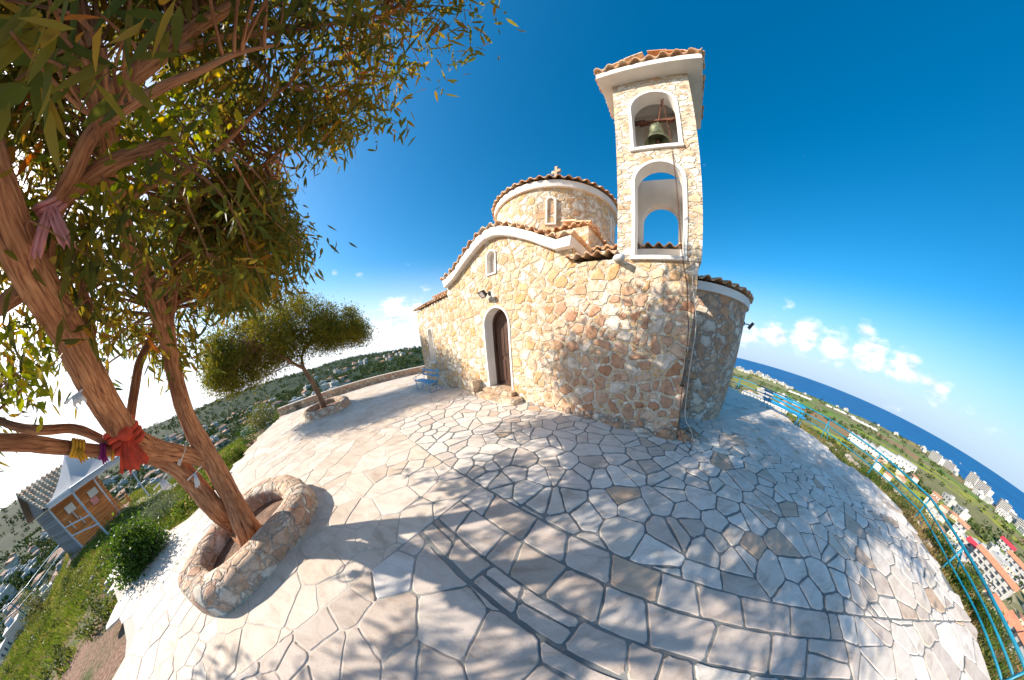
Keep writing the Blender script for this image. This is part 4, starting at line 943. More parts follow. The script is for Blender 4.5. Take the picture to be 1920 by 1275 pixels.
CROWN = [(-400, -700), (560, -700), (1010, -40), (1045, -5), (1000, 5), (940, 25), (905, 18), (862, 35), (838, 78), (842, 110), (790, 130), (748, 118), (722, 160), (722, 215), (690, 250), (640, 245), (600, 290), (560, 300), (520, 345), (515, 380), (560, 440), (580, 480), (545, 520), (470, 560), (400, 575), (372, 610), (360, 690), (300, 700), (268, 600), (225, 640), (205, 720), (165, 735), (60, 700), (50, 770), (80, 850), (20, 885), (-60, 860), (-400, 800)]
HOLES = [((70, 775), 70), ((330, 720), 40), ((215, 760), 30), ((120, 770), 50), ((450, 610), 35), ((230, 80), 0), ((510, 370), 10)]
def crown_ok(p):
    x, y = project(p)
    if not inpoly(x, y, CROWN): return False
    for (c, r) in HOLES:
        if math.hypot(x-c[0], y-c[1]) < r: return False
    return True
cl = []
tries = 0
ELL = [((-3.2, -.7, 4.4), (2.8, 2.6, 1.7)), ((-1.8, .1, 4.9), (1.8, 2.0, 1.3)), ((-4.1, 1.5, 4.2), (1.8, 1.5, 1.4)), ((-4.1, 1.5, 4.2), (1.8, 1.5, 1.4)), ((-3.8, .4, 3.0), (1.9, 2.0, 1.4)), ((-5.6, -2.3, 3.4), (2.2, 2.2, 2.0)), ((-2.6, -2.4, 4.6), (2.4, 1.9, 1.6)), ((-5.5, .9, 2.6), (1.8, 1.6, 1.3))]
while len(cl) < 1220 and tries < 60000:
    tries += 1
    c, r = ELL[rng.integers(len(ELL))]
    d = rng.normal(size=3); d /= np.linalg.norm(d); d *= rng.random()**.38
    p = Vector((c[0]+d[0]*r[0], c[1]+d[1]*r[1], c[2]+d[2]*r[2]))
    dist = (p-Vector((0, 0, H))).length
    if dist < 1.7 or p.z < 1.7: continue
    if not crown_ok(p): continue
    xx, yy = project(p)
    if rng.random() < .75*ss((yy-430)/130)*ss((470-xx)/120): continue
    if mnoise.noise(p*.95)+.5*mnoise.noise(p*2.3) < -.05: continue
    cl.append(p)
# the big near leaves at the top left
for px, py, d in [(20, 60, 1.25), (60, 100, 1.3), (110, 60, 1.35), (150, 110, 1.5), (200, 90, 1.5), (240, 50, 1.6), (90, 20, 1.4), (30, 150, 1.5), (180, 20, 1.6), (60, -60, 1.4), (250, -30, 1.7), (110, 130, 1.7), (270, 30, 1.9), (10, 0, 1.4)]:
    cl.append(at(px, py, d))
lp = []; tn = []; pos_l = []
for c in cl:
    near = (c-Vector((0, 0, H))).length < 1.9
    k = 6 if near else int(rng.integers(24, 46)); sp = .10 if near else .24
    # a twig from the cluster, leaves hang along it
    tw = Vector(rng.normal(size=3)); tw.z *= .4; tw.normalize()
    for _ in range(k):
        f = rng.uniform(-1, 1)
        lp.append(c+tw*(f*sp*1.5)+Vector(rng.normal(size=3))*sp*.42)
        tn.append(min(1, max(0, rng.beta(2, 2.6)+.25*mnoise.noise(c*1.1))))
lp = [p-E0 for p in lp]
leaf_mesh('crown', MAT['eucalyptus_leaf'], euc, [tuple(p) for p in lp], .17, .038, rng, droop=.6, tone=tn)
# pale young foliage in the middle of the crown
yp = []
for px, py, d in [(250, 215, 2.7), (300, 235, 2.75), (270, 260, 2.7), (340, 215, 2.8), (230, 310, 2.6), (280, 330, 2.7), (200, 350, 2.7), (320, 300, 2.7), (150, 370, 2.7), (60, 690, 3.2), (20, 700, 3.2), (350, 275, 2.9), (100, 620, 3.3)]:
    c = at(px, py, d)
    for _ in range(34): yp.append(tuple(c+Vector(rng.normal(size=3))*.14-E0))
leaf_mesh('young_leaves', MAT['young_leaf'], euc, yp, .085, .05, rng, droop=.3)
# twigs: from limb points to the leaf clusters
LV = np.array([list(v) for v in lb.v])
for i, c in enumerate(cl[:1500]):
    cc = np.array(c-E0); dd = np.linalg.norm(LV-cc, axis=1)+rng.random(len(LV))*.25; j = int(dd.argmin()); q = Vector(LV[j]); e = c-E0
    if (q-e).length > 2.6: continue
    mid = (q+e)/2+Vector(rng.normal(size=3))*.10+Vector((0, 0, .12))
    Lk = (q-e).length
    lb.add([q, mid, e], .006+.006*Lk, .0035, 5, 3, 0)
lb.build('trunk', MAT['bark'], euc)

# -- second tree in the low planter in front of the parapet
def soft_tree(root, name, bark, leaf, trunkP, crown, nclu, per, llen, lwid, seed, droop=.3, polytest=None, sp=.22):
    rg = np.random.default_rng(seed); o = Vector(root.location); L2 = Limbs()
    for pts, rad in trunkP: L2.add([Vector(p)-o for p in pts], rad, None, 12)
    cs = []; t = 0
    while len(cs) < nclu and t < nclu*60:
        t += 1; c, r = crown[rg.integers(len(crown))]
        d = rg.normal(size=3); d /= np.linalg.norm(d); d *= rg.random()**.4
        p = Vector((c[0]+d[0]*r[0], c[1]+d[1]*r[1], c[2]+d[2]*r[2]))
        if polytest and not polytest(p): continue
        if mnoise.noise(p*1.3+Vector((seed, 0, 0))) < -.22: continue
        cs.append(p)
    LV = np.array([list(v) for v in L2.v]); lp = []; tn = []
    for i, c in enumerate(cs):
        cc = np.array(c-o)
        if i % 3 == 0:
            j = int((np.linalg.norm(LV-cc, axis=1)+rg.random(len(LV))*.3).argmin()); q = Vector(LV[j])
            if (q-(c-o)).length < 3: L2.add([q, (q+c-o)/2+Vector(rg.normal(size=3))*.08, c-o], .006+.006*(q-(c-o)).length, .004, 5, 3, 0)
        for _ in range(per): lp.append(tuple(c-o+Vector(rg.normal(size=3))*sp)); tn.append(min(1, max(0, rg.beta(2, 2)+.35*mnoise.noise(c*1.4))))
    leaf_mesh('crown', leaf, root, lp, llen, lwid, rg, droop=droop, tone=tn, quad=True)
    L2.build('trunk', bark, root)
P2 = [(384, 700), (378, 640), (395, 590), (440, 575), (520, 548), (560, 545), (600, 572), (650, 575), (696, 625), (690, 642), (640, 640), (625, 660), (595, 668), (560, 685), (500, 705), (430, 735), (398, 730)]
mim = empty('wattle_tree', (-9.15, 4.8, .1), label='bushy golden green tree with a slanting trunk in the low planter by the parapet', cat='tree')
ok2 = lambda p: inpoly(*project(p), P2)
D2 = 10.3
soft_tree(mim, 'wattle', MAT['bark_light'], MAT['feather_leaf'],
    [([(-9.12, 4.80, 0), at(603, 752, 10.3), at(592, 728, 10.3), at(578, 705, 10.3), at(568, 688, 10.3)], [.13, .11, .10, .09, .075]),
     ([at(568, 690, 10.3), at(552, 682, 10.2), at(535, 672, 10.0), at(505, 655, 9.8), at(470, 640, 9.6)], [.07, .06, .045, .03, .015]),
     ([at(570, 692, 10.3), at(566, 670, 10.4), at(575, 650, 10.6), at(600, 625, 10.9), at(650, 620, 11.2)], [.06, .05, .04, .028, .014]),
     ([at(566, 672, 10.4), at(550, 640, 10.3), at(540, 600, 10.3)], [.04, .03, .015])],
    [((-10.6, 3.2, 2.9), (1.7, 1.7, 1.15)), ((-9.4, 4.6, 3.45), (1.9, 1.9, 1.35)), ((-8.5, 6.2, 2.9), (1.5, 1.6, .8)), ((-10.4, 2.2, 2.5), (1.5, 1.3, 1.15))],
    760, 105, .12, .030, 3, .25, ok2, .17)

# ------------------------------------------------------------------ planters
def ring_planter(name, outer, inner, h, mat, label, cat, ztop=.05):
    n = 72
    def res(P):
        P = [Vector((a, b, 0)) for a, b in P]; Q = smooth_path(P+[P[0]], 8)[:-1]; Lc = [0]
        for i in range(len(Q)): Lc.append(Lc[-1]+(Q[(i+1) % len(Q)]-Q[i]).length)
        out = []
        for k in range(n):
            t = Lc[-1]*k/n; j = max(i for i in range(len(Q)) if Lc[i] <= t); f = (t-Lc[j])/(Lc[j+1]-Lc[j]+1e-9); out.append(Q[j].lerp(Q[(j+1) % len(Q)], f))
        return out
    O, I = res(outer), res(inner)
    cen = sum(I, Vector())/n; off = min(range(n), key=lambda k: (I[k]-O[0]).length); I = I[off:]+I[:off]
    root = empty(name, cen, label=label, cat=cat)
    mb = MB(); rows = []
    prof = [(0, -.05, 1.06), (0, h*.45, 1.03), (0, h*.8, 1.01), (.10, h*.96, 1.0), (.35, h*1.06, 1), (.65, h*1.05, 1), (.9, h*.95, 1), (1, h*.8, 1), (1, .02, 1)]
    vs_ = []
    for f, z, k_ in prof:
        for k in range(n):
            o_ = cen+(O[k]-cen)*k_; p = o_.lerp(I[k], f); nz_ = mnoise.noise(Vector((p.x*5, p.y*5, z*6)))*.022; dirv = (p-cen).normalized()
            vs_.append(tuple(p+dirv*nz_+Vector((0, 0, z+nz_*.8*(1 if z > h*.7 else 0)))-cen))
    fs = [(j*n+k, j*n+(k+1) % n, (j+1)*n+(k+1) % n, (j+1)*n+k) for j in range(len(prof)-1) for k in range(n)]
    mb.add(vs_, fs); mb.build('planter_wall', mat, root, smooth=True)
    mb = MB(); v0 = [tuple(I[k]*1.0-cen+Vector((0, 0, ztop))) for k in range(n)]+[(0, 0, ztop+.04)]; mb.add(v0, [(k, (k+1) % n, n) for k in range(n)]); mb.build('soil', MAT['soil'], root)
    return root
sc_ = 1.08
OUT = [(-3.62, 1.03), (-3.34, .93), (-3.12, .72), (-2.98, .42), (-2.96, .05), (-3.0, -.30), (-3.12, -.60), (-3.36, -.84), (-3.78, -.98), (-4.22, -.98), (-4.62, -.62), (-4.85, -.1), (-4.95, .4), (-4.75, .85), (-4.3, 1.05), (-3.95, 1.08)]
INN = [(-3.78, .74), (-3.55, .62), (-3.44, .38), (-3.40, .02), (-3.46, -.32), (-3.62, -.56), (-3.9, -.64), (-4.18, -.55), (-4.38, -.25), (-4.5, .15), (-4.45, .5), (-4.15, .72)]
ring_planter('tree_planter', OUT, INN, .27, MAT['rubble_stone'], 'round rough stone planter ring around the big eucalyptus trunks', 'planter')
O2 = [(-8.62, 3.70), (-8.1, 3.78), (-7.72, 4.05), (-7.5, 4.5), (-7.62, 5.0), (-8.1, 5.4), (-8.9, 5.62), (-9.5, 5.6), (-9.75, 5.1), (-9.6, 4.5), (-9.2, 3.95)]
I2 = [(a+(-8.6-a)*.16, b+(4.7-b)*.2) for a, b in O2]
ring_planter('low_planter', O2, I2, .24, MAT['rubble_stone'], 'low oval stone planter holding the slanting tree near the parapet', 'planter')

# ------------------------------------------------------------------ parapet wall
def parapet():
    P = [(-12.95, 4.35), (-12.1, 5.35), (-11.64, 5.95), (-10.9, 6.9), (-10.05, 7.95), (-8.9, 9.1), (-7.65, 10.25), (-6.9, 11.2), (-6.3, 12.5)]
    Q = smooth_path([Vector((a, b, 0)) for a, b in P], 6); root = empty('parapet_wall', Q[0], label='low curved stone parapet wall along the far left edge of the terrace', cat='wall')
    def sweep(o0, o1, z0, z1):
        mb = MB(); vs_ = []
        for i, q in enumerate(Q):
            t = (Q[min(i+1, len(Q)-1)]-Q[max(i-1, 0)]).normalized(); n = Vector((-t.y, t.x, 0))
            for o_, z in ((o0, z0), (o1, z0), (o1, z1), (o0, z1)): vs_.append(tuple(q-n*(-o_)+Vector((0, 0, z))-Q[0]))
        k = len(Q); mb.add(vs_, [(4*i+j, 4*i+(j+1) % 4, 4*i+4+(j+1) % 4, 4*i+4+j) for i in range(k-1) for j in range(4)]+[(3, 2, 1, 0), (4*k-4, 4*k-3, 4*k-2, 4*k-1)]); return mb
    sweep(0, .2, -.3, .33).build('wall', MAT['rubble_stone'], root)
    bevel(sweep(-.02, .22, .332, .37).build('coping', MAT['cream_plaster'], root), .01)
    mb = MB(); a, b = Q[4]+Vector((0, 0, 0)), Q[7]; t = (b-a).normalized(); n = Vector((t.y, -t.x, 0))
    c = a; vs_ = [c+n*.012, c+t*.32+n*.012]
    for k in range(7): p = c+t*(.05*k); mb.tube([p+n*.02-Q[0]+Vector((0, 0, .0)), p+n*.02-Q[0]+Vector((0, 0, .3))], .008, 5)
    mb.tube([c+n*.02-Q[0]+Vector((0, 0, .3)), c+t*.3+n*.02-Q[0]+Vector((0, 0, .3))], .01, 5); mb.tube([c+n*.02-Q[0]+Vector((0, 0, .02)), c+t*.3+n*.02-Q[0]+Vector((0, 0, .02))], .01, 5)
    mb.build('grille', MAT['gate_metal'], root)
parapet()

# ------------------------------------------------------------------ benches
def bench(name, P, rz, ln, mat, label, scroll=True):
    t = empty(name, P, rz, label=label, cat='bench')     # x along the bench, -y is the front
    h = .33
    for s_ in (-1, 1):
        x = s_*(ln/2-.12); mb = MB()
        mb.tube([(x, -.24, h), (x, -.25, 0), (x, .0, 0.005), (x, .02, h)], .012, 6); mb.tube([(x, .02, h), (x, .22, .005), (x, .05, .01)], .011, 6)
        mb.build('leg', mat, t)
        mb = MB(); mb.tube([(x, -.27, h-.005), (x, .10, h-.02), (x, .20, .76)], .013, 6); mb.build('side_frame', mat, t)
        mb = MB(); pts = [(x, .17, .62), (x, .05, .56), (x, -.12, .50), (x, -.24, .49)]
        pts += [(x, -.26+.055*math.cos(a), .435+.055*math.sin(a)) for a in np.linspace(1.3, -5.0, 12)] if scroll else [(x, -.26, .34)]
        mb.tube(pts, .009, 6); mb.build('armrest', mat, t)
    for k in range(4):
        y = -.23+.085*k; mb = MB(); mb.box((-ln/2, y-.034, h-.001+.003*k*0), (ln/2, y+.034, h+.024)); bevel(mb.build('seat_slat', mat, t), .006)
    for k, z in enumerate((.42, .56, .70)[1-1:] if not scroll else (.52, .68)):
        y = .085+(z-.32)*.22; mb = MB(); mb.box((-ln/2, y-.022, z-.035), (ln/2, y, z+.035)); bevel(mb.build('back_slat', mat, t), .006)
    return t
bench('park_bench', W(-7.08, 3.12, 0), -A0, 1.38, MAT['blue_paint'], 'blue slatted bench with scrolled armrests against the chapel wall by the window')
b2c = Vector((8.35, 4.55, 0)); d2 = Vector((8.07-8.12, 3.64-5.25, 0)).normalized()
bench('park_bench', (8.42, 4.45, -.02), math.atan2(-d2.y, -d2.x), 1.85, MAT['blue_paint'], 'long blue slatted bench facing the chapel beside the cliff-edge railing', scroll=False)

# ------------------------------------------------------------------ railings
def railing(name, pts, hts, zs, mat, label, braces=(), posts=None, ghost=True):
    root = empty(name, pts[0], label=label, cat='railing'); o = Vector(root.location); P = [Vector(p) for p in pts]
    posts = range(len(P)) if posts is None else posts
    for i in posts:
        mb = MB(); mb.tube([P[i]-o+Vector((0, 0, -.15)), P[i]-o+Vector((0, 0, hts[i]))], .022, 8); mb.build('post', mat, root, smooth=True)
    for i, d in braces:
        mb = MB(); mb.tube([P[i]-o+Vector((0, 0, hts[i]*.93)), P[i]-o+Vector(d)+Vector((0, 0, -.1))], .018, 8); mb.build('brace', mat, root, smooth=True)
    for f, r_ in zs:
        mb = MB(); mb.tube([p-o+Vector((0, 0, h*f)) for p, h in zip(P, hts)], r_, 8); mb.build('rail', mat, root, smooth=True)
    return root
RP = []; RH = []
for b_, t_, z_ in [((1362, 728), (1362, 702), -.2), ((1391, 735), (1389, 710), -.25), ((1468, 768), (1469, 742), -.25), ((1546, 817), (1556, 786), -.25), ((1617, 888), (1651, 851), -.25), ((1718, 966), (1745, 934), -.25), ((1768, 1062), (1807, 1027), -.25), ((1832, 1165), (1866, 1133), -.3), ((1868, 1290), (1925, 1258), -.3)]:
    p = gp(*b_, z_); d = ray(*t_); dd = math.hypot(d.x, d.y); zt = H+d.z/dd*math.hypot(p.x, p.y); RP.append(p); RH.append(max(.62, min(.8, zt-z_)))
for i in range(len(RP)):      # keep the top of each post on the sight line of the photographed rail
    pass
tops = [(1362, 702), (1389, 710), (1469, 742), (1556, 786), (1651, 851), (1745, 934), (1807, 1027), (1866, 1133), (1925, 1258)]
RQ = []
for p, tp, h in zip(RP, tops, RH):
    d = ray(*tp); zt = p.z+.72; s_ = (zt-H)/d.z; q = Vector((d.x*s_, d.y*s_, 0))
    rr = math.hypot(p.x, p.y); rq = q.length; rr = .35*rr+.65*rq if abs(rq-rr) < 2.5 else rr
    q = q.normalized()*rr; z0 = tz(q.x, q.y); RQ.append(Vector((q.x, q.y, z0)))
RHH = []
for q, tp in zip(RQ, tops):
    d = ray(*tp); RHH.append(H+d.z/math.hypot(d.x, d.y)*math.hypot(q.x, q.y)-q.z)
railing('cliff_railing', RQ, RHH, ((1, .027), (.68, .020), (.38, .020)), MAT['teal_paint'], 'blue three-bar metal railing curving along the right cliff edge', braces=((1, (-.35, 0, 0)), (3, (-.1, -.35, 0)), (6, (.35, -.45, 0))), posts=(0, 1, 3, 4, 5, 6, 8))
LP = [at(112, 1021, 24)*1, at(50, 1099, 21.5), at(20, 1131, 20.5), at(-30, 1170, 19.5)]
LP = [Vector((p.x, p.y, p.z-.62)) for p in LP]
railing('slope_railing', LP, [.62]*4, ((1, .022), (.5, .018)), MAT['teal_paint'], 'teal two-bar railing at the foot of the grass slope below the wooden hut')

# ------------------------------------------------------------------ wooden hut and white canopy on the left slope
def hut():
    A, B, Cc = Vector((-18.75, -6.25, 0)), Vector((-19.98, -4.11, 0)), Vector((-21.6, -7.8, 0))
    z0 = tz(A.x, A.y); ex = (B-A); ey = (Cc-A); ey = Vector((-ex.y, ex.x, 0)).normalized()*3.2
    if ey.dot(Cc-A) < 0: ey = -ey
    root = empty('wooden_hut', A+Vector((0, 0, z0)), label='small wooden hut with a tiled roof on the grass slope behind the tree', cat='hut')
    F = lambda a, b, z: tuple(ex*a+ey*b+Vector((0, 0, z)))
    h = 1.95
    def boards(name, p, q, zt, mat, nrm, par=root, z00=-.3):
        mb = MB(); n = int((zt-z00)/.13)
        for i in range(n):
            za, zb = z00+i*.13, z00+(i+1)*.13-.012; d = nrm*.02
            P = [Vector(p), Vector(q)]; mb.add([P[0]+Vector((0, 0, za)), P[1]+Vector((0, 0, za)), P[1]+Vector((0, 0, zb)), P[0]+Vector((0, 0, zb)), P[0]+d+Vector((0, 0, za)), P[1]+d+Vector((0, 0, za)), P[1]+d+Vector((0, 0, zb)), P[0]+d+Vector((0, 0, zb))],
                       [(4, 5, 6, 7), (3, 2, 1, 0), (0, 1, 5, 4), (3, 7, 6, 2), (0, 4, 7, 3), (1, 2, 6, 5)], random.random())
        return mb.build(name, mat, par)
    n1 = -ey.normalized()
    wf = boards('front_wall', F(0, 0, 0), F(1, 0, 0), h, MAT['orange_wood'], n1)
    boards('side_wall', F(0, 0, 0), F(0, 1, 0), h, MAT['grey_wood'], -ex.normalized())
    boards('side_wall', F(1, 0, 0), F(1, 1, 0), h, MAT['orange_wood'], ex.normalized())
    boards('rear_wall', F(0, 1, 0), F(1, 1, 0), h, MAT['grey_wood'], -n1)
    # gable roof, ridge along ex
    mb = MB(); e = .12
    zr = 3.05; P = [F(-e, -.18, 1.95), F(1+e, -.18, 1.95), F(1+e, .5, zr), F(-e, .5, zr), F(-e, 1.15, 1.95), F(1+e, 1.15, 1.95)]
    Q = [tuple(Vector(p)+Vector((0, 0, .06))) for p in P]
    mb.add(P+Q, [(0, 1, 2, 3), (3, 2, 5, 4), (6, 9, 8, 7), (9, 10, 11, 8), (0, 6, 7, 1), (4, 5, 11, 10), (0, 3, 9, 6), (3, 4, 10, 9), (1, 7, 8, 2), (2, 8, 11, 5)], .3)
    mb.build('roof', MAT['grey_wood'], root)
    mb = MB(); b_ = arcs([Vector(F(-e, -.19, 2.03)), Vector(F(1+e, -.19, 2.03))]); up = Vector(F(0, .5, zr+.08))-Vector(F(0, -.19, 2.03)); nn = up.cross(ex).normalized(); nn = nn if nn.z > 0 else -nn
    corrugate(mb, b_, lambda s_: nn, lambda s_: up, rows=9, pitch=.24, amp=.04); mb.build('roof_tiles', MAT['tile'], root)
    mb = MB(); mb.add([F(-.02, 0, h), F(-.02, 1, h), F(-.02, .5, zr-.1), F(-.005, 0, h), F(-.005, 1, h), F(-.005, .5, zr-.1)], [(0, 1, 2), (5, 4, 3), (0, 3, 4, 1), (1, 4, 5, 2), (2, 5, 3, 0)], .6); mb.build('gable_end', MAT['grey_wood'], root)
    def board(x0, x1, za, zb, mat, nm):
        mb = MB(); mb.add([F(x0, -.02, za), F(x1, -.02, za), F(x1, -.02, zb), F(x0, -.02, zb), F(x0, -.035, za), F(x1, -.035, za), F(x1, -.035, zb), F(x0, -.035, zb)], [(4, 5, 6, 7), (0, 1, 5, 4), (3, 7, 6, 2), (0, 4, 7, 3), (1, 2, 6, 5)], .8); mb.build(nm, mat, root)
    board(.20, .36, 1.30, 1.62, MAT['poster_paper'], 'notice_board'); board(.66, .84, 1.25, 1.55, MAT['poster_paper'], 'notice_board'); board(.62, .76, .92, 1.22, MAT['pink_cloth'], 'picture_frame')
    for x0, z in ((.12, .72), (.26, .95), (.30, .62)):
        mb = MB(); mb.add([F(x0, -.05, z), F(x0+.02, -.05, z), F(x0+.02, -.05, z+.38), F(x0, -.05, z+.38), F(x0, -.02, z), F(x0+.02, -.02, z), F(x0+.02, -.02, z+.38), F(x0, -.02, z+.38)], [(0, 1, 2, 3), (0, 4, 5, 1), (3, 2, 6, 7), (0, 3, 7, 4), (1, 5, 6, 2)], .5); mb.build('hanging_rod', MAT['cord_white'], root)
    # timber railing in front
    r = empty('timber_railing', A+Vector((0, 0, z0)), label='orange timber railing and bench frame in front of the wooden hut', cat='railing')
    G = lambda a, b, z: tuple(ex*a+ey*b+Vector((0, 0, z)))
    for k, (a, b) in enumerate([(.55, -.10), (.75, -.16), (.95, -.22), (1.12, -.26), (.62, -.30), (.82, -.36), (1.02, -.42)]):
        mb = MB(); mb.tube([G(a, b, -.2), G(a, b, .62 if k < 4 else .5)], .035, 4, .5); mb.build('post', MAT['orange_wood'], r)
    for z in (.30, .45, .62): mb = MB(); mb.tube([G(.5, -.09, z), G(1.15, -.27, z)], .03, 4, .6); mb.build('rail', MAT['orange_wood'], r)
    for z in (.25, .5): mb = MB(); mb.tube([G(.6, -.29, z), G(1.05, -.43, z)], .03, 4, .4); mb.build('rail', MAT['orange_wood'], r)
    # canopy
    P1, P2_, P3 = Vector((-18.36, -6.09, 0)), Vector((-15.0, -4.05, 0)), Vector((-16.1, -2.15, 0)); P4 = P1+P3-P2_
    t = empty('white_canopy', P2_, label='white peaked fabric canopy on thin metal posts beside the wooden hut', cat='canopy')
    o = P2_; zt = 1.66
    for p in (P1, P2_, P3, P4):
        mb = MB(); zz = tz(p.x, p.y); mb.tube([p-o+Vector((0, 0, zz-.1)), p-o+Vector((0, 0, zt))], .045, 4); mb.build('post', MAT['white_metal'], t)
    cyc = [P1, P2_, P3, P4]
    for i in range(4): mb = MB(); mb.tube([cyc[i]-o+Vector((0, 0, zt)), cyc[(i+1) % 4]-o+Vector((0, 0, zt))], .05, 4); mb.build('top_rail', MAT['white_metal'], t)
    for a, b, zs_ in ((P1, P2_, (.22, .62)),):
        for z in zs_: mb = MB(); mb.tube([a-o+Vector((0, 0, z)), b-o+Vector((0, 0, z))], .03, 4); mb.build('side_rail', MAT['white_metal'], t)
    c = (P1+P2_+P3+P4)/4; ap = c+Vector((0, 0, 3.15)); mb = MB(); n = 10; vs_ = []; m = 9
    edge = []
    for i in range(4):
        for k in range(n): edge.append(cyc[i].lerp(cyc[(i+1) % 4], k/n))
    for j in range(m+1):
        f = j/m; hh = zt+.02+(2.75-zt)*(f**1.7)
        for e_ in edge: p = (e_+(e_-c)*.03).lerp(c, f*.985); vs_.append(p-o+Vector((0, 0, hh)))
    for e_ in edge: p = e_+(e_-c)*.03; vs_.append(p-o+Vector((0, 0, zt-.16)))
    k = len(edge); fs = [(j*k+i, j*k+(i+1) % k, (j+1)*k+(i+1) % k, (j+1)*k+i) for j in range(m) for i in range(k)]+[(i, (i+1) % k, (m+1)*k+(i+1) % k, (m+1)*k+i) for i in range(k)]
    mb.add(vs_, fs, .5); mb.build('fabric_roof', MAT['canopy'], t)
hut()

# ------------------------------------------------------------------ ribbons and cloths tied to the eucalyptus
def wrap(name, path_px, d, rad, mat, label, cat, turns=3, wid=.02, tails=(), loose=0):
    """bands around a limb given by two photo points; tails hang below"""
    a, b = at(*path_px[0], d), at(*path_px[1], d); ax_ = (b-a).normalized(); n = ax_.orthogonal().normalized(); bn = ax_.cross(n); c0 = (a+b)/2
    root = empty(name, c0, label=label, cat=cat)
    mb = MB(); rr = random.Random(len(label))
    for t in range(turns):
        s_ = (t-(turns-1)/2)*wid*1.1; pts = [ax_*(s_+.3*wid*math.sin(k))+(n*math.cos(2*math.pi*k/14)+bn*math.sin(2*math.pi*k/14))*(rad+.004+loose*rr.random()) for k in range(15)]
        mb.tube(pts, wid*.55, 6, cap=False)
    mb.build('wrap', mat, root, smooth=True)
    for (dx, dy, w0, w1, seed) in tails:
        mb = MB(); r2 = random.Random(seed); steps = 12; vs_ = []; e = Vector((dx, dy, 0)); m_ = 8; side = Vector((r2.uniform(-1, 1), r2.uniform(-1, 1), .1)).normalized()
        tocam = (Vector((0, 0, H))-c0).normalized(); st = tocam*(rad+.015); side = tocam.cross(Vector((0, 0, 1))).normalized()
        ln_ = dy
        for i in range(steps+1):
            f = i/steps; w_ = w0+(w1-w0)*f**.7; c = st+side*(dx*f)+Vector((0, 0, -ln_*f))+tocam*.02*math.sin(f*3)
            for j in range(m_+1): g_ = j/m_-.5; vs_.append(c+side*g_*w_+tocam*(.016*math.sin(j*1.9+seed+f*3))+Vector((0, 0, (.02*math.sin(j*2+seed) if i == steps else 0))))
        vs2 = [v-tocam*.004 for v in vs_]; q = len(vs_)
        fs = [(i*(m_+1)+j, i*(m_+1)+j+1, (i+1)*(m_+1)+j+1, (i+1)*(m_+1)+j) for i in range(steps) for j in range(m_)]
        mb.add(vs_+vs2, fs+[tuple(q+k for k in reversed(f)) for f in fs]); mb.build('cloth_tail', mat, root, smooth=True)
    return root
wrap('red_cloth', ((222, 800), (248, 835)), 3.36, .115, MAT['red_cloth'], 'large orange red cloth knotted around the leaning eucalyptus trunk', 'cloth', 4, .045, ((.02, .26, .05, .20, 1), (.12, .22, .05, .13, 4)), .012)
mb = MB(); r_ = at(236, 815, 3.22); mb.lathe([(0, -.06), (.05, -.03), (.06, .02), (.03, .06), (0, .07)], (0, 0, 0), 14); o = mb.build('knot', MAT['red_cloth'], bpy.data.objects['red_cloth'], smooth=True, loc=r_-bpy.data.objects['red_cloth'].location)
wrap('yellow_cloth', ((138, 840), (152, 842)), 3.23, .055, MAT['yellow_cloth'], 'yellow cloth strips tied round the low horizontal branch', 'cloth', 4, .02, ((.0, .09, .03, .06, 2),))
wrap('purple_cloth', ((186, 846), (198, 847)), 3.38, .053, MAT['purple_cloth'], 'small purple cloth tied on the low horizontal branch', 'cloth', 2, .02, ((.02, .08, .03, .05, 3),))
wrap('yellow_band', ((208, 848), (214, 848)), 3.42, .053, MAT['yellow_cloth'], 'thin yellow band round the low branch next to the red cloth', 'cord', 1, .02)
wrap('pink_cloth', ((92, 380), (100, 392)), 2.6, .062, MAT['pink_cloth'], 'long pink ribbon tied to the upper fork of the leaning trunk', 'ribbon', 3, .022, ((-.07, .20, .05, .075, 5), (.07, .24, .04, .06, 8)))
wrap('pale_cord', ((336, 852), (346, 855)), 3.72, .098, MAT['cord_white'], 'pale cord wound round the crossing limb above the planter', 'cord', 2, .016)
wrap('white_bag', ((300, 898), (306, 903)), 3.86, .112, MAT['white_cloth'], 'crumpled white tissue tied to the left stem of the eucalyptus', 'cloth', 1, .012, ((.0, .09, .05, .10, 6),))
wrap('white_bag', ((362, 884), (368, 890)), 3.72, .10, MAT['white_cloth'], 'white paper strip dangling from the crossing limb by the planter', 'cloth', 1, .010, ((.05, .13, .02, .07, 7),))
wrap('white_bag', ((140, 735), (146, 742)), 3.05, .09, MAT['white_cloth'], 'pale rag tied high on the leaning eucalyptus trunk', 'cloth', 1, .012, ((.0, .06, .05, .09, 9),))

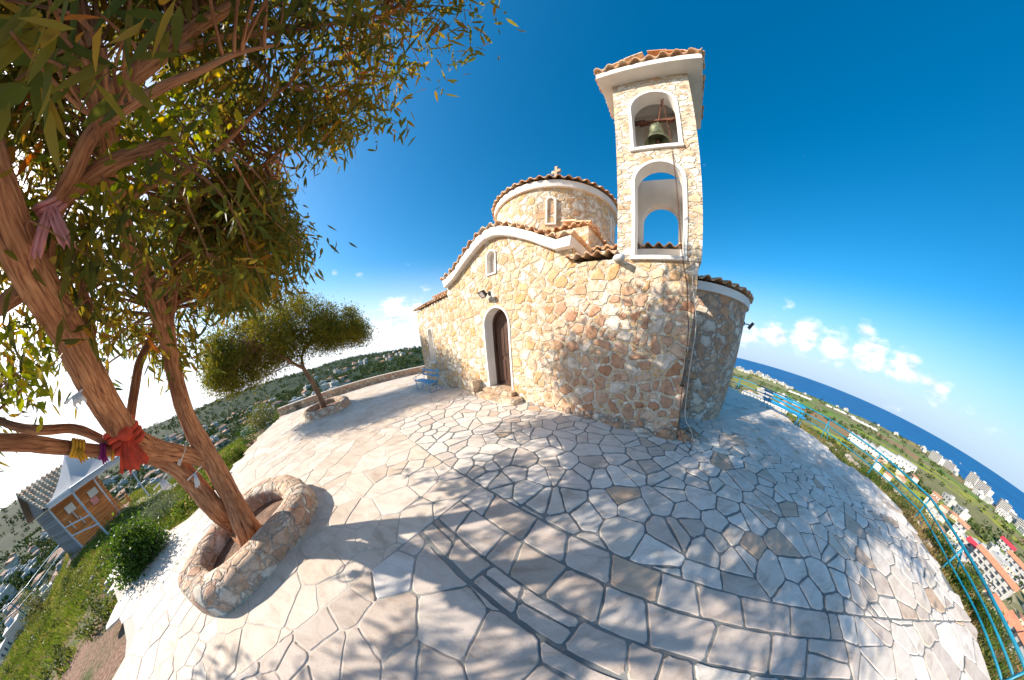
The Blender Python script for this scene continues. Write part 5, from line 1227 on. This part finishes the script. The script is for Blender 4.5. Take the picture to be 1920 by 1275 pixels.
# ------------------------------------------------------------------ shrubs and grass near the terrace
def shrub(name, P, rx, ry, rz_, leaf, n, ll, lw, label, seed, flowers=None, droop=-.1, group=None):
    rg = np.random.default_rng(seed); root = empty(name, P, label=label, cat='shrub', group=group)
    lp = []; tn = []
    m = max(12, n//40); cl_ = []
    for _ in range(m):
        d = rg.normal(size=3); d /= np.linalg.norm(d); d[2] = abs(d[2])*1.0-.15; d *= rg.uniform(.55, 1)
        cl_.append((d[0]*rx, d[1]*ry, max(.03, (d[2]+.15)*rz_)))
    for i in range(n):
        c = cl_[rg.integers(m)]; s_ = .24*min(rx, rz_); lp.append((c[0]+rg.normal()*s_, c[1]+rg.normal()*s_, max(.01, c[2]+rg.normal()*s_*.8))); tn.append(min(1, max(0, rg.beta(2, 2)+.3*math.sin(c[0]*7+c[1]*5)*.5)))
    leaf_mesh('foliage', leaf, root, lp, ll, lw, rg, droop=droop, tone=tn, quad=True, bend=.1)
    mb = MB()
    for i in range(7):
        c = cl_[i % m]; mb.tube([(0, 0, -.15), (c[0]*.4, c[1]*.4, c[2]*.4), (c[0]*.85, c[1]*.85, c[2]*.85)], [.02, .014, .006], 5)
    mb.build('stems', MAT['bark_light'], root)
    if flowers:
        fp = []
        for i in range(26): c = cl_[rg.integers(m)]; fp.append((c[0]*1.08+rg.normal()*.05, c[1]*1.08+rg.normal()*.05, c[2]*1.08+.02))
        leaf_mesh('flowers', flowers, root, fp, .04, .03, rg, quad=True)['kind'] = 'stuff'
    return root
def gpt(px, py, d, t0=2.0):
    """walk along the sight line until it meets the ground"""
    dr = ray(px, py); o = Vector((0, 0, H)); t = t0
    while t < 5000:
        p = o+dr*t
        if p.z < tz(p.x, p.y): return Vector((p.x, p.y, tz(p.x, p.y)))
        t *= 1.01
    return o+dr*d
shrub('flowering_shrub', (-7.1, -1.75, -.12), .62, .55, .75, MAT['shrub_leaf'], 6500, .07, .045, 'glossy green bush with small violet flowers left of the round planter', 1, MAT['violet_petal'])
shrub('rosemary_bush', (-9.9, -1.35, -.2), .75, .6, .55, MAT['grey_leaf'], 2200, .09, .014, 'grey green spiky bush behind the eucalyptus trunks', 2)
shrub('low_green_plant', (-8.2, -.4, -.15), .8, .75, .28, MAT['grass_blade'], 2400, .08, .035, 'bright green leafy ground plant behind the round planter', 3)
shrub('round_bush', (-15.2, 4.1, -.3), 1.15, 1.0, 1.0, MAT['olive_leaf'], 3000, .10, .05, 'rounded olive green bush left of the grille end of the parapet', 4)
shrub('round_bush', (-12.0, 2.4, -.25), .42, .4, .75, MAT['shrub_leaf'], 1100, .07, .03, 'small upright bush at the left terrace edge', 5)
shrub('round_bush', (-13.6, 4.6, -.25), .5, .45, .5, MAT['grass_blade'], 1000, .08, .035, 'low light green bush touching the parapet end', 15)
shrub('round_bush', (-10.6, 1.3, -.22), .7, .5, .4, MAT['grass_blade'], 1400, .08, .04, 'wide leafy green clump along the left terrace edge', 6)
shrub('slope_bush', (-18.9, -9.3, tz(-18.9, -9.3)), .8, .8, .95, MAT['olive_leaf'], 1800, .09, .035, 'brownish green thorny bush beside the teal slope railing', 7)
shrub('cliff_bush', (12.6, .25, tz(12.6, .25)-.35), 1.7, 1.6, 1.45, MAT['olive_leaf'], 6500, .085, .04, 'big dense bush growing behind the cliff railing', 8, MAT['violet_petal'])
shrub('cliff_bush', (10.9, -.95, tz(10.9, -.95)-.3), 1.15, 1.1, 1.1, MAT['olive_leaf'], 3600, .08, .04, 'yellowish bush behind the bend of the cliff railing', 9)
shrub('cliff_bush', (12.2, 3.0, tz(12.2, 3.0)-.2), .5, .45, .45, MAT['shrub_leaf'], 1000, .07, .03, 'small dark bush below the railing right of the far bench', 10)
for i, (px, py) in enumerate([(1752, 1030), (1778, 1085), (1800, 1130), (1822, 1165)]):
    p = gp(px, py, -.2); shrub('edge_clump', p, .32, .45, .34, MAT['grass_blade'] if i % 2 else MAT['shrub_leaf'], 900, .06, .03, 'leafy clump on the grass strip at the right terrace edge', 20+i, group='leafy clumps along the right terrace edge')
def rocks():
    rg = random.Random(4); k = 0
    for (px, py, s_) in [(180, 1085, .18), (205, 1105, .12), (118, 1062, .38), (78, 1105, .30), (58, 1135, .45), (28, 1160, .40), (1568, 848, .16), (1590, 862, .22), (1605, 872, .16), (1655, 905, .12), (1680, 925, .16), (1720, 985, .14), (1738, 1022, .13), (1555, 836, .18)]:
        p = gpt(px, py, 20); bm = bmesh.new(); bmesh.ops.create_icosphere(bm, subdivisions=3, radius=s_)
        off = Vector((k*3.1, 0, 0))
        for v in bm.verts: d = v.co.normalized(); v.co *= 1+.35*mnoise.noise(d*1.7+off)+.12*mnoise.noise(d*5+off); v.co.z *= .6
        me = bpy.data.meshes.new('rock'); bm.to_mesh(me); bm.free(); me.materials.append(MAT['rock']); o = bpy.data.objects.new('rock', me); o.location = p; o.rotation_euler.z = k; link(o)
        if k < 6: tag(o, 'weathered limestone lump half buried in the left grass slope', 'rock', 'rocks on the left grass slope')
        else: tag(o, 'pale stone lying in the dry grass between terrace and cliff railing', 'rock', 'stones on the right grass verge')
        k += 1
rocks()
def grass():
    rg = np.random.default_rng(8); P = []; T = []; D = []; TD = []
    n = 0
    while n < 30000:
        if rg.random() < .72: a = rg.uniform(-128, -80); r = 6+18*rg.random()**1.35
        else: a = rg.uniform(48, 126); r = rg.uniform(5.2, 14.5)
        p = pol(a, r)
        if inpoly(p.x, p.y, TERR): continue
        if a < 0 and (p-Vector((-19.5, -5.5, 0))).length < 2.1: continue
        if a > 0 and r > tab(RS, a)+1.2: continue
        nz_ = mnoise.noise(Vector((p.x*.45, p.y*.45, 0)))+.5*mnoise.noise(Vector((p.x*1.3, p.y*1.3, 5)))
        bare = ss((-a-105)/9)*ss((13-r)/4) if a < 0 else 0
        if rg.random() < .18+bare*.85-nz_*.6: continue
        z = tz(p.x, p.y); dry = (a > 0 and rg.random() < .6+nz_) or (a < 0 and rg.random() < .18-nz_*.5)
        for _ in range(4):
            q = (p.x+rg.normal()*.05, p.y+rg.normal()*.05, z+.0)
            (D if dry else P).append(q); (TD if dry else T).append(min(1, max(0, .45+nz_*.7+rg.normal()*.18)))
        n += 1
    g = leaf_mesh('grass', MAT['grass_blade'], None, P, .14, .022, rg, droop=-.8, tone=T, quad=True); tag(g, 'green grass and weeds on the slopes round the terrace', 'grass', kind='stuff')
    g = leaf_mesh('dry_grass', MAT['dry_blade'], None, D, .14, .014, rg, droop=-.9, tone=TD, quad=True); tag(g, 'dry yellow grass along the cliff edge and slope', 'grass', kind='stuff')
grass()

def weeds():
    rg = np.random.default_rng(18); P = []; T = []; n = 0
    while n < 170:
        if rg.random() < .7: a = rg.uniform(-126, -86); r = rg.uniform(7, 19)
        else: a = rg.uniform(60, 122); r = rg.uniform(6, 12)
        p = pol(a, r)
        if inpoly(p.x, p.y, TERR) or (a > 0 and r > tab(RS, a)+.6) or (p-Vector((-19.5, -5.5, 0))).length < 2.2: continue
        s_ = rg.uniform(.12, .38); z = tz(p.x, p.y); tb = rg.random()
        for _ in range(int(260*s_)+30):
            d = rg.normal(size=3); d /= np.linalg.norm(d); P.append((p.x+d[0]*s_*rg.random()**.4, p.y+d[1]*s_*rg.random()**.4, z+abs(d[2])*s_*.7)); T.append(min(1, max(0, tb*.7+rg.normal()*.15)))
        n += 1
    g = leaf_mesh('weeds', MAT['olive_leaf'], None, P, .075, .04, rg, droop=-.1, tone=T, quad=True); tag(g, 'leafy weeds growing in clumps through the grass', 'weeds', kind='stuff')
weeds()
# narrow paved path from the terrace to the hut
pp = [(372, 893), (330, 912), (285, 932), (255, 946), (228, 962)]
mb = MB(); V_ = []
Q_ = smooth_path([gpt(*q, 10) for q in pp], 6)
for i, q in enumerate(Q_):
    t = (Q_[min(i+1, len(Q_)-1)]-Q_[max(i-1, 0)]).normalized(); n_ = Vector((-t.y, t.x, 0)).normalized()*.32
    for o_ in (n_, -n_): V_.append((q.x+o_.x, q.y+o_.y, tz(q.x+o_.x, q.y+o_.y)+.05))
    for o_ in (n_, -n_): V_.append((q.x+o_.x, q.y+o_.y, tz(q.x+o_.x, q.y+o_.y)-.1))
k = len(Q_); mb.add(V_, [f for i in range(k-1) for f in ((4*i, 4*i+1, 4*i+5, 4*i+4), (4*i+1, 4*i+3, 4*i+7, 4*i+5), (4*i+2, 4*i, 4*i+4, 4*i+6))])
tag(mb.build('path', MAT['mortar_tan']), kind='structure')

# ------------------------------------------------------------------ distant vegetation
def woodland():
    rg = np.random.default_rng(12); P = []; T = []; n = 0; SZ = []
    while n < 8500:
        left = rg.random() < .62
        a = rg.uniform(-128, -18) if left else rg.uniform(46, 128); r = (55*(38 ** rg.random())) if left else (40*(26 ** rg.random()))
        p = pol(a, r)
        if not left and r > tab(CST, a)*.965: continue
        dn = mnoise.noise(Vector((p.x/60, p.y/60, 2)))+.5*mnoise.noise(Vector((p.x/17, p.y/17, 7)))
        if rg.random() > (.75+dn*1.1 if left else .18+dn*1.2+(.5 if r < 110 else 0)): continue
        z = tz(p.x, p.y); s_ = rg.uniform(1.3, 3.0)*(1 if r < 300 else 1.6)*(1.5 if r > 900 else 1); tb = min(1, max(0, rg.beta(2, 2.4)+dn*.3))
        k = 34 if r < 200 else 16
        for _ in range(k):
            d = rg.normal(size=3); d /= np.linalg.norm(d); d *= rg.uniform(.6, 1); P.append((p.x+d[0]*s_, p.y+d[1]*s_, z+(d[2]*.8+.55)*s_)); T.append(min(1, max(0, tb+d[2]*.12+rg.normal()*.06))); SZ.append(s_*(.42 if r < 200 else .7))
        n += 1
    P = np.array(P); SZ = np.array(SZ)
    d = rg.normal(size=P.shape); d /= np.linalg.norm(d, axis=1)[:, None]; s2 = np.cross(d, rg.normal(size=P.shape)); s2 /= np.linalg.norm(s2, axis=1)[:, None]
    pts = np.stack([P-d*SZ[:, None]*.5, P+s2*SZ[:, None]*.42, P+d*SZ[:, None]*.5, P-s2*SZ[:, None]*.42], 1).reshape(-1, 3); m = len(P)
    me = bpy.data.meshes.new('woodland'); me.vertices.add(m*4); me.vertices.foreach_set('co', pts.ravel()); me.loops.add(m*4); me.loops.foreach_set('vertex_index', np.arange(m*4, dtype=np.int32)); me.polygons.add(m); me.polygons.foreach_set('loop_start', np.arange(m, dtype=np.int32)*4); me.update(calc_edges=True)
    a_ = me.attributes.new('tone', 'FLOAT', 'POINT'); a_.data.foreach_set('value', np.repeat(np.array(T), 4).astype(np.float32)); me.materials.append(MAT['wood_leaf'])
    o = link(bpy.data.objects.new('woodland', me)); tag(o, 'dark green scrub and woodland covering the distant hills and plain', 'woodland', kind='stuff')
woodland()

# ------------------------------------------------------------------ the towns and hotels below
def house_proto(name, w_, d_, h_, roof, wallm, roofm, label, seed, floors=1, bays=3):
    root = empty(name, (0, 0, 0), label=label, cat='house'); rg = random.Random(seed)
    mb = MB(); mb.box((-w_/2, -d_/2, -3), (w_/2, d_/2, h_)); mb.build('wall', wallm, root)
    mb = MB()
    if roof == 'hip':
        e = .5; rh = h_*.0+1.5; mb.add([(-w_/2-e, -d_/2-e, h_), (w_/2+e, -d_/2-e, h_), (w_/2+e, d_/2+e, h_), (-w_/2-e, d_/2+e, h_), (-w_/4, 0, h_+rh), (w_/4, 0, h_+rh)], [(0, 1, 5, 4), (1, 2, 5), (2, 3, 4, 5), (3, 0, 4), (3, 2, 1, 0)])
    elif roof == 'gable':
        e = .5; rh = 1.6; mb.add([(-w_/2-e, -d_/2-e, h_), (w_/2+e, -d_/2-e, h_), (w_/2+e, d_/2+e, h_), (-w_/2-e, d_/2+e, h_), (-w_/2-e, 0, h_+rh), (w_/2+e, 0, h_+rh)], [(0, 1, 5, 4), (1, 2, 5), (2, 3, 4, 5), (3, 0, 4), (3, 2, 1, 0)])
    else:
        mb.box((-w_/2-.15, -d_/2-.15, h_), (w_/2+.15, d_/2+.15, h_+.25)); mb.box((-w_/4, -d_/5, h_+.25), (0, d_/5, h_+2.0))
    mb.build('roof', roofm, root)
    for f in range(floors):
        z0 = h_/floors*f
        for b in range(bays):
            x = -w_/2+w_*(b+.5)/bays
            for s_ in (-1, 1):
                mb = MB(); ya, yb = (s_*d_/2-.05, s_*d_/2+.05); mb.box((x-.55, ya, z0+.9), (x+.55, yb, z0+2.3)); mb.build('window', MAT['window_dark'], root)
    return root
HP = [
    house_proto('village_house', 11, 8, 3.3, 'hip', MAT['house_wall'], MAT['house_roof'], 'cream village house with a hipped terracotta roof in the valley', 1),
    house_proto('village_house', 9, 8, 6.2, 'gable', MAT['village_white'], MAT['house_roof'], 'two storey white village house with a terracotta gable roof in the valley', 2, 2),
    house_proto('village_house', 10, 9, 6.4, 'flat', MAT['village_white'], MAT['flat_roof'], 'white two storey village house with a flat roof in the valley', 3, 2),
    house_proto('village_house', 13, 7, 3.4, 'flat', MAT['house_wall'], MAT['flat_roof'], 'long low cream village house with a flat roof in the valley', 4, 1, 4)]
GR = ['terracotta hipped village houses', 'two storey gabled village houses', 'white flat roofed village houses', 'long low village houses']
for h_, g_ in zip(HP, GR): h_['group'] = g_
def place_houses():
    rg = random.Random(21); used = [0]*4; placed = []
    CL = [(-120, -108, 150, 560, 50), (-101, -84, 130, 620, 60), (-84, -72, 130, 480, 26), (-74, -55, 110, 360, 24), (-62, -37, 480, 900, 40), (-124, -112, 90, 200, 12), (96, 121, 105, 300, 40), (84, 97, 150, 330, 12), (54, 66, 180, 400, 12)]
    WH = ['below the teal slope railing', 'between the hut and the eucalyptus stems', 'left of the slanting tree', 'behind the slanting tree planter', 'on the far plain beyond the parapet', 'at the bottom left edge', 'among the orange roofed apartments', 'below the big cliff bush', 'below the far bench']
    KD = ['terracotta hipped cream house', 'gabled two storey white house', 'flat roofed white house', 'long low cream house']
    for ci, (a0, a1, r0, r1, n) in enumerate(CL):
        k = 0; t = 0
        while k < n and t < 2000:
            t += 1; a = rg.uniform(a0, a1); r = r0+(r1-r0)*rg.random()**.8; p = pol(a, r)
            if any((p-q).length < (13 if ci < 6 else 16) for q in placed): continue
            placed.append(p); z = tz(p.x, p.y); i = rg.choice((0, 0, 1, 2, 2, 3))
            o = HP[i] if not used[i] else copy_tree(HP[i]); used[i] = 1
            nf = 'near' if r < (r0+r1)/2 else 'distant'; o['label'] = nf+' '+KD[i]+' '+WH[ci]; o['group'] = nf+' '+KD[i]+'s '+WH[ci]
            o.location = (p.x, p.y, z); o.rotation_euler.z = rg.choice((0, math.pi/2))+rg.uniform(-.5, .5); s_ = rg.uniform(.62, .95)*(1.25 if r > 450 else 1); o.scale = (s_, s_, s_); k += 1
place_houses()

def hotel(name, P, rz, w_, d_, floors, bays, label, step=0, fh=3.0):
    root = empty(name, P, rz, label=label, cat='hotel'); mb = MB()
    Hh = floors*fh; mb.box((-w_/2, -d_/2, -6), (w_/2, d_/2, Hh)); mb.build('wall', MAT['white_wall'], root)
    for s_ in range(step):
        mb = MB(); x0 = w_/2+(w_*.35)*s_; mb.box((x0+.02, -d_/2+1, -6), (x0+w_*.35, d_/2-1, Hh-(s_+1)*fh*1.4)); mb.build('wing', MAT['white_wall'], root)
    mb = MB(); mb.box((-w_*.2, -d_*.3, Hh), (w_*.05, d_*.3, Hh+2.6)); mb.build('roof_house', MAT['white_wall'], root)
    for f in range(floors):
        z = f*fh
        mb = MB(); mb.box((-w_/2+.6, -d_/2-1.5, z+fh*.92), (w_/2-.6, -d_/2, z+fh*1.0)); mb.box((-w_/2+.6, -d_/2-1.5, z+.05), (w_/2-.6, -d_/2-1.4, z+.95)); mb.build('balcony', MAT['white_wall'], root)
        mb = MB(); mb.box((-w_/2+.9, -d_/2-.06, z+.2), (w_/2-.9, -d_/2+.06, z+2.3)); mb.build('window', MAT['window_dark'], root)
    mb = MB()
    for b in range(bays+1): x = -w_/2+.6+(w_-1.2)*b/bays; mb.box((x-.15, -d_/2-1.45, 0), (x+.15, -d_/2, Hh))
    mb.build('balcony_walls', MAT['white_wall'], root)
    return root
def ground_at(px, py):
    p = gpt(px, py, 900, 60); a = azof(p.x, p.y); r = math.hypot(p.x, p.y); c = tab(CST, a)*.945
    if r > c: p = pol(a, c); p.z = tz(p.x, p.y)
    return p
HT = [ # px, py of the base, width, floors, label
    (1388, 689, 60, 4, 'long low white hotel at the far left end of the coast, beside the apse'),
    (1410, 694, 34, 4, 'white hotel block second from the apse along the coast'),
    (1424, 697, 40, 6, 'tall square white hotel above the bright field near the apse'),
    (1440, 703, 30, 5, 'white hotel with a stepped top right of the tall square one'),
    (1456, 711, 34, 3, 'small pale hotel in the coastal trees left of the greenhouses'),
    (1470, 717, 34, 3, 'low white hotel at the right end of the left coastal group'),
    (1750, 864, 42, 7, 'white balconied hotel at the left end of the right hand coast'),
    (1776, 878, 46, 6, 'long white hotel slab stepping down beside the sea on the right'),
    (1816, 907, 34, 9, 'tallest white hotel tower on the right hand coast'),
    (1836, 922, 44, 8, 'broad white hotel joined to the tallest tower on the coast'),
    (1875, 957, 36, 7, 'bulky white hotel standing alone near the right edge'),
    (1897, 975, 34, 4, 'low white hotel between the bulky one and the picture edge'),
    (1912, 992, 34, 5, 'white hotel nearest the right edge of the picture')]
for px, py, wd, fl, lab in HT:
    p = ground_at(px, py); a = math.atan2(p.x, p.y); sc_h = 1.0
    hotel('coast_hotel', p, -a+random.uniform(-.35, .35), wd*.62, 13, fl, 8, lab, step=1 if fl > 5 else 0, fh=2.6)
# small coastal villas
vp = house_proto('coast_villa', 10, 8, 5.5, 'flat', MAT['white_wall'], MAT['white_wall'], 'small white villa among the trees near the shore', 9, 2, 3); vp['group'] = 'small white coastal villas'
rgv = random.Random(31); first = True
VB = [(50, 62, .82, .95, 22, 'in the coastal trees below the left hotel group'), (88, 97, .78, .93, 14, 'between the two right hand hotel groups'), (97, 108, .78, .95, 18, 'along the shore near the right edge'), (62, 88, .90, .96, 6, 'on the open shore beyond the greenhouses'), (52, 66, .30, .5, 8, 'behind the far bench and railing'), (95, 112, .22, .40, 9, 'near the orange roofed apartments')]
for a0, a1, f0, f1, n, wh in VB:
    for _ in range(n):
        a = rgv.uniform(a0, a1); r = tab(CST, a)*rgv.uniform(f0, f1); p = pol(a, r); o = vp if first else copy_tree(vp); first = False
        o.location = (p.x, p.y, tz(p.x, p.y)); o['label'] = 'small white villa '+wh; o['group'] = 'white villas '+wh; o.rotation_euler.z = rgv.uniform(0, 3); s_ = rgv.uniform(.7, 1.3); o.scale = (s_, s_, s_)
# long white complex below the cliff
def complex_(px, py, rz, w_, d_, h_, label, saw=0):
    p = ground_at(px, py); root = empty('white_building', p, rz, label=label, cat='building')
    mb = MB(); mb.box((-w_/2, -d_/2, -6), (w_/2, d_/2, h_)); mb.build('wall', MAT['white_wall'], root)
    if saw:
        for i in range(saw):
            x0 = -w_/2+w_*i/saw; x1 = x0+w_/saw-.3; mb = MB(); mb.add([(x0, -d_/2, h_), (x1, -d_/2, h_), (x1, d_/2, h_), (x0, d_/2, h_), (x0, -d_/2, h_+1.8), (x0, d_/2, h_+1.8)], [(0, 1, 4), (1, 2, 5, 4), (2, 3, 5), (3, 0, 4, 5)]); mb.build('roof_bay', MAT['white_wall'], root)
    else: mb = MB(); mb.box((-w_/2-.2, -d_/2-.2, h_), (w_/2+.2, d_/2+.2, h_+.4)); mb.build('roof', MAT['flat_roof'], root)
    n = int(w_/4)
    for i in range(n): mb = MB(); x = -w_/2+w_*(i+.5)/n; mb.box((x-.7, -d_/2-.06, h_-2.6), (x+.7, -d_/2+.05, h_-1.2)); mb.build('window', MAT['window_dark'], root)
complex_(1415, 752, -1.1, 34, 12, 7, 'long white rendered building just beyond the railing beside the apse')
complex_(1450, 768, -1.1, 30, 12, 6, 'white building with small windows behind the left end of the far bench', 0)
complex_(1625, 845, -1.45, 46, 16, 7, 'big white saw-roofed complex in the middle of the right hand view', 6)
complex_(1662, 862, -1.45, 26, 12, 8, 'white block behind the third railing post', 0)
complex_(1692, 880, -1.5, 22, 14, 9, 'tall white block just left of the big cliff bush', 0)
def greenhouse():
    for i, (px, py, w_, d_) in enumerate([(1575, 772, 80, 14), (1620, 796, 60, 12), (1500, 742, 60, 10)]):
        p = ground_at(px, py); mb = MB(); n = 6
        for k in range(n):
            x0 = -w_/2+w_*k/n; x1 = x0+w_/n; V_ = []; m_ = 7
            for j in range(m_): t = math.pi*j/(m_-1); V_ += [((x0+x1)/2-(x1-x0)/2*math.cos(t), -d_/2, 1.5+2.4*math.sin(t)), ((x0+x1)/2-(x1-x0)/2*math.cos(t), d_/2, 1.5+2.4*math.sin(t))]
            V_ += [(x0, -d_/2, -1), (x0, d_/2, -1), (x1, -d_/2, -1), (x1, d_/2, -1)]; q = 2*m_
            mb.add(V_, [(2*j, 2*j+1, 2*j+3, 2*j+2) for j in range(m_-1)]+[(q, q+1, 1, 0), (q+2, 2*m_-2, 2*m_-1, q+3), tuple([q]+[2*j for j in range(m_)]+[q+2])])
        o = mb.build('greenhouse', MAT['flat_roof']); o.location = p; o.rotation_euler.z = -1.25
        tag(o, ['long pale plastic greenhouse beside the red brown field', 'second pale greenhouse, right of the longest one', 'pale greenhouse row behind the far bench'][i], 'greenhouse')
greenhouse()
# red roofed apartment rows below the cliff on the right
def apartments(P, rz, w_, d_, floors, label, roofm='apartment_roof', pool=False):
    root = empty('apartment_block', P, rz, label=label, cat='apartment block'); fh = 2.7; Hh = floors*fh
    mb = MB(); mb.box((-w_/2, -d_/2, -6), (w_/2, d_/2, Hh)); mb.build('wall', MAT['white_wall'], root)
    e = .7; mb = MB(); mb.add([(-w_/2-e, -d_/2-e, Hh), (w_/2+e, -d_/2-e, Hh), (w_/2+e, d_/2+e, Hh), (-w_/2-e, d_/2+e, Hh), (-w_/2-e, 0, Hh+2.2), (w_/2+e, 0, Hh+2.2)], [(0, 1, 5, 4), (1, 2, 5), (2, 3, 4, 5), (3, 0, 4), (3, 2, 1, 0)]); mb.build('roof', MAT[roofm], root)
    n = int(w_/4.2)
    for f in range(floors):
        for i in range(n):
            x = -w_/2+w_*(i+.5)/n; z = f*fh
            for s_ in (-1, 1):
                mb = MB(); y = s_*d_/2; mb.box((x-.9, y-.06, z+.4), (x+.9, y+.06, z+2.3)); mb.build('window', MAT['window_dark'], root)
            mb = MB(); mb.box((x-1.3, -d_/2-1.3, z+.1), (x+1.3, -d_/2, z+.25)); mb.box((x-1.3, -d_/2-1.35, z+.25), (x+1.3, -d_/2-1.25, z+1.05)); mb.build('balcony', MAT['white_wall'], root)
    for i in range(n): mb = MB(); x = -w_/2+w_*(i+.5)/n; mb.box((x-.5, -d_/2-3.6, -.2), (x+.5, -d_/2-1.4, 2.2)); mb.build('porch', MAT['grey_wall'], root)
for px, py, dz, w_, d_, fl, lab, rf in [
    (1815, 1040, -1.95, 20, 9, 2, 'red awninged block at the upper left of the cliff-foot apartments', 'red_awning'),
    (1845, 1085, -2.05, 44, 10, 3, 'longest orange roofed apartment row right below the railing', 'apartment_roof'),
    (1898, 1080, -2.05, 40, 10, 3, 'orange roofed apartment row behind the longest one', 'apartment_roof'),
    (1880, 1030, -1.95, 22, 12, 2, 'white apartment block with a red edged flat roof behind the orange rows', 'red_awning'),
    (1855, 1160, -2.2, 20, 9, 2, 'small orange roofed villa between the railing bars', 'apartment_roof'),
    (1885, 1195, -2.2, 22, 9, 2, 'orange roofed villa low at the right edge', 'apartment_roof'),
    (1905, 1235, -2.3, 20, 9, 2, 'orange roofed villa at the bottom right corner', 'apartment_roof'),
    (1795, 995, -1.8, 14, 10, 2, 'small grey roofed house below the big cliff bush', 'house_roof')]:
    p = gpt(px, py, 200, 60); apartments(p, dz, w_*.62, d_*.66, fl, lab, rf)
# white boat on the sea
bp_ = at(1800, 869, 1); dr = ray(1800, 869); t_ = (SEA_Z-H)/dr.z; bp_ = Vector((0, 0, H))+dr*t_
bt = empty('boat', bp_, .6, label='small white boat far out on the blue sea', cat='boat'); mb = MB()
mb.add([(-7, -2, 1.6), (5, -2, 1.8), (9, 0, 2.2), (5, 2, 1.8), (-7, 2, 1.6), (-6, -1.4, -.6), (5, -1.2, -.6), (7.4, 0, -.6), (5, 1.2, -.6), (-6, 1.4, -.6)], [(0, 1, 2, 3, 4), (0, 5, 6, 1), (1, 6, 7, 2), (2, 7, 8, 3), (3, 8, 9, 4), (4, 9, 5, 0)]); mb.build('hull', MAT['white_wall'], bt)
mb = MB(); mb.box((-4, -1.3, 1.6), (2, 1.3, 3.6)); bevel(mb.build('cabin', MAT['white_wall'], bt), .3)
# street lamps on the road behind the trunks
def lamp(P, label):
    t = empty('street_lamp', P, 0, label=label, cat='street lamp'); mb = MB(); mb.tube([(0, 0, -1), (0, 0, 6.2)], .07, 6); mb.build('pole', MAT['dark_metal'], t)
    mb = MB(); mb.tube([(0, 0, 6.1), (.5, 0, 6.4), (1.2, 0, 6.4)], .04, 5); mb.build('arm', MAT['dark_metal'], t); mb = MB(); mb.box((.9, -.12, 6.3), (1.5, .12, 6.42)); mb.build('lamp_head', MAT['white_metal'], t)
for px, py, l_ in ((412, 838, 'slim street lamp seen between the eucalyptus stems'), (446, 822, 'slim street lamp right of the eucalyptus stems, by the road')): lamp(gpt(px, py, 60, 40), l_)
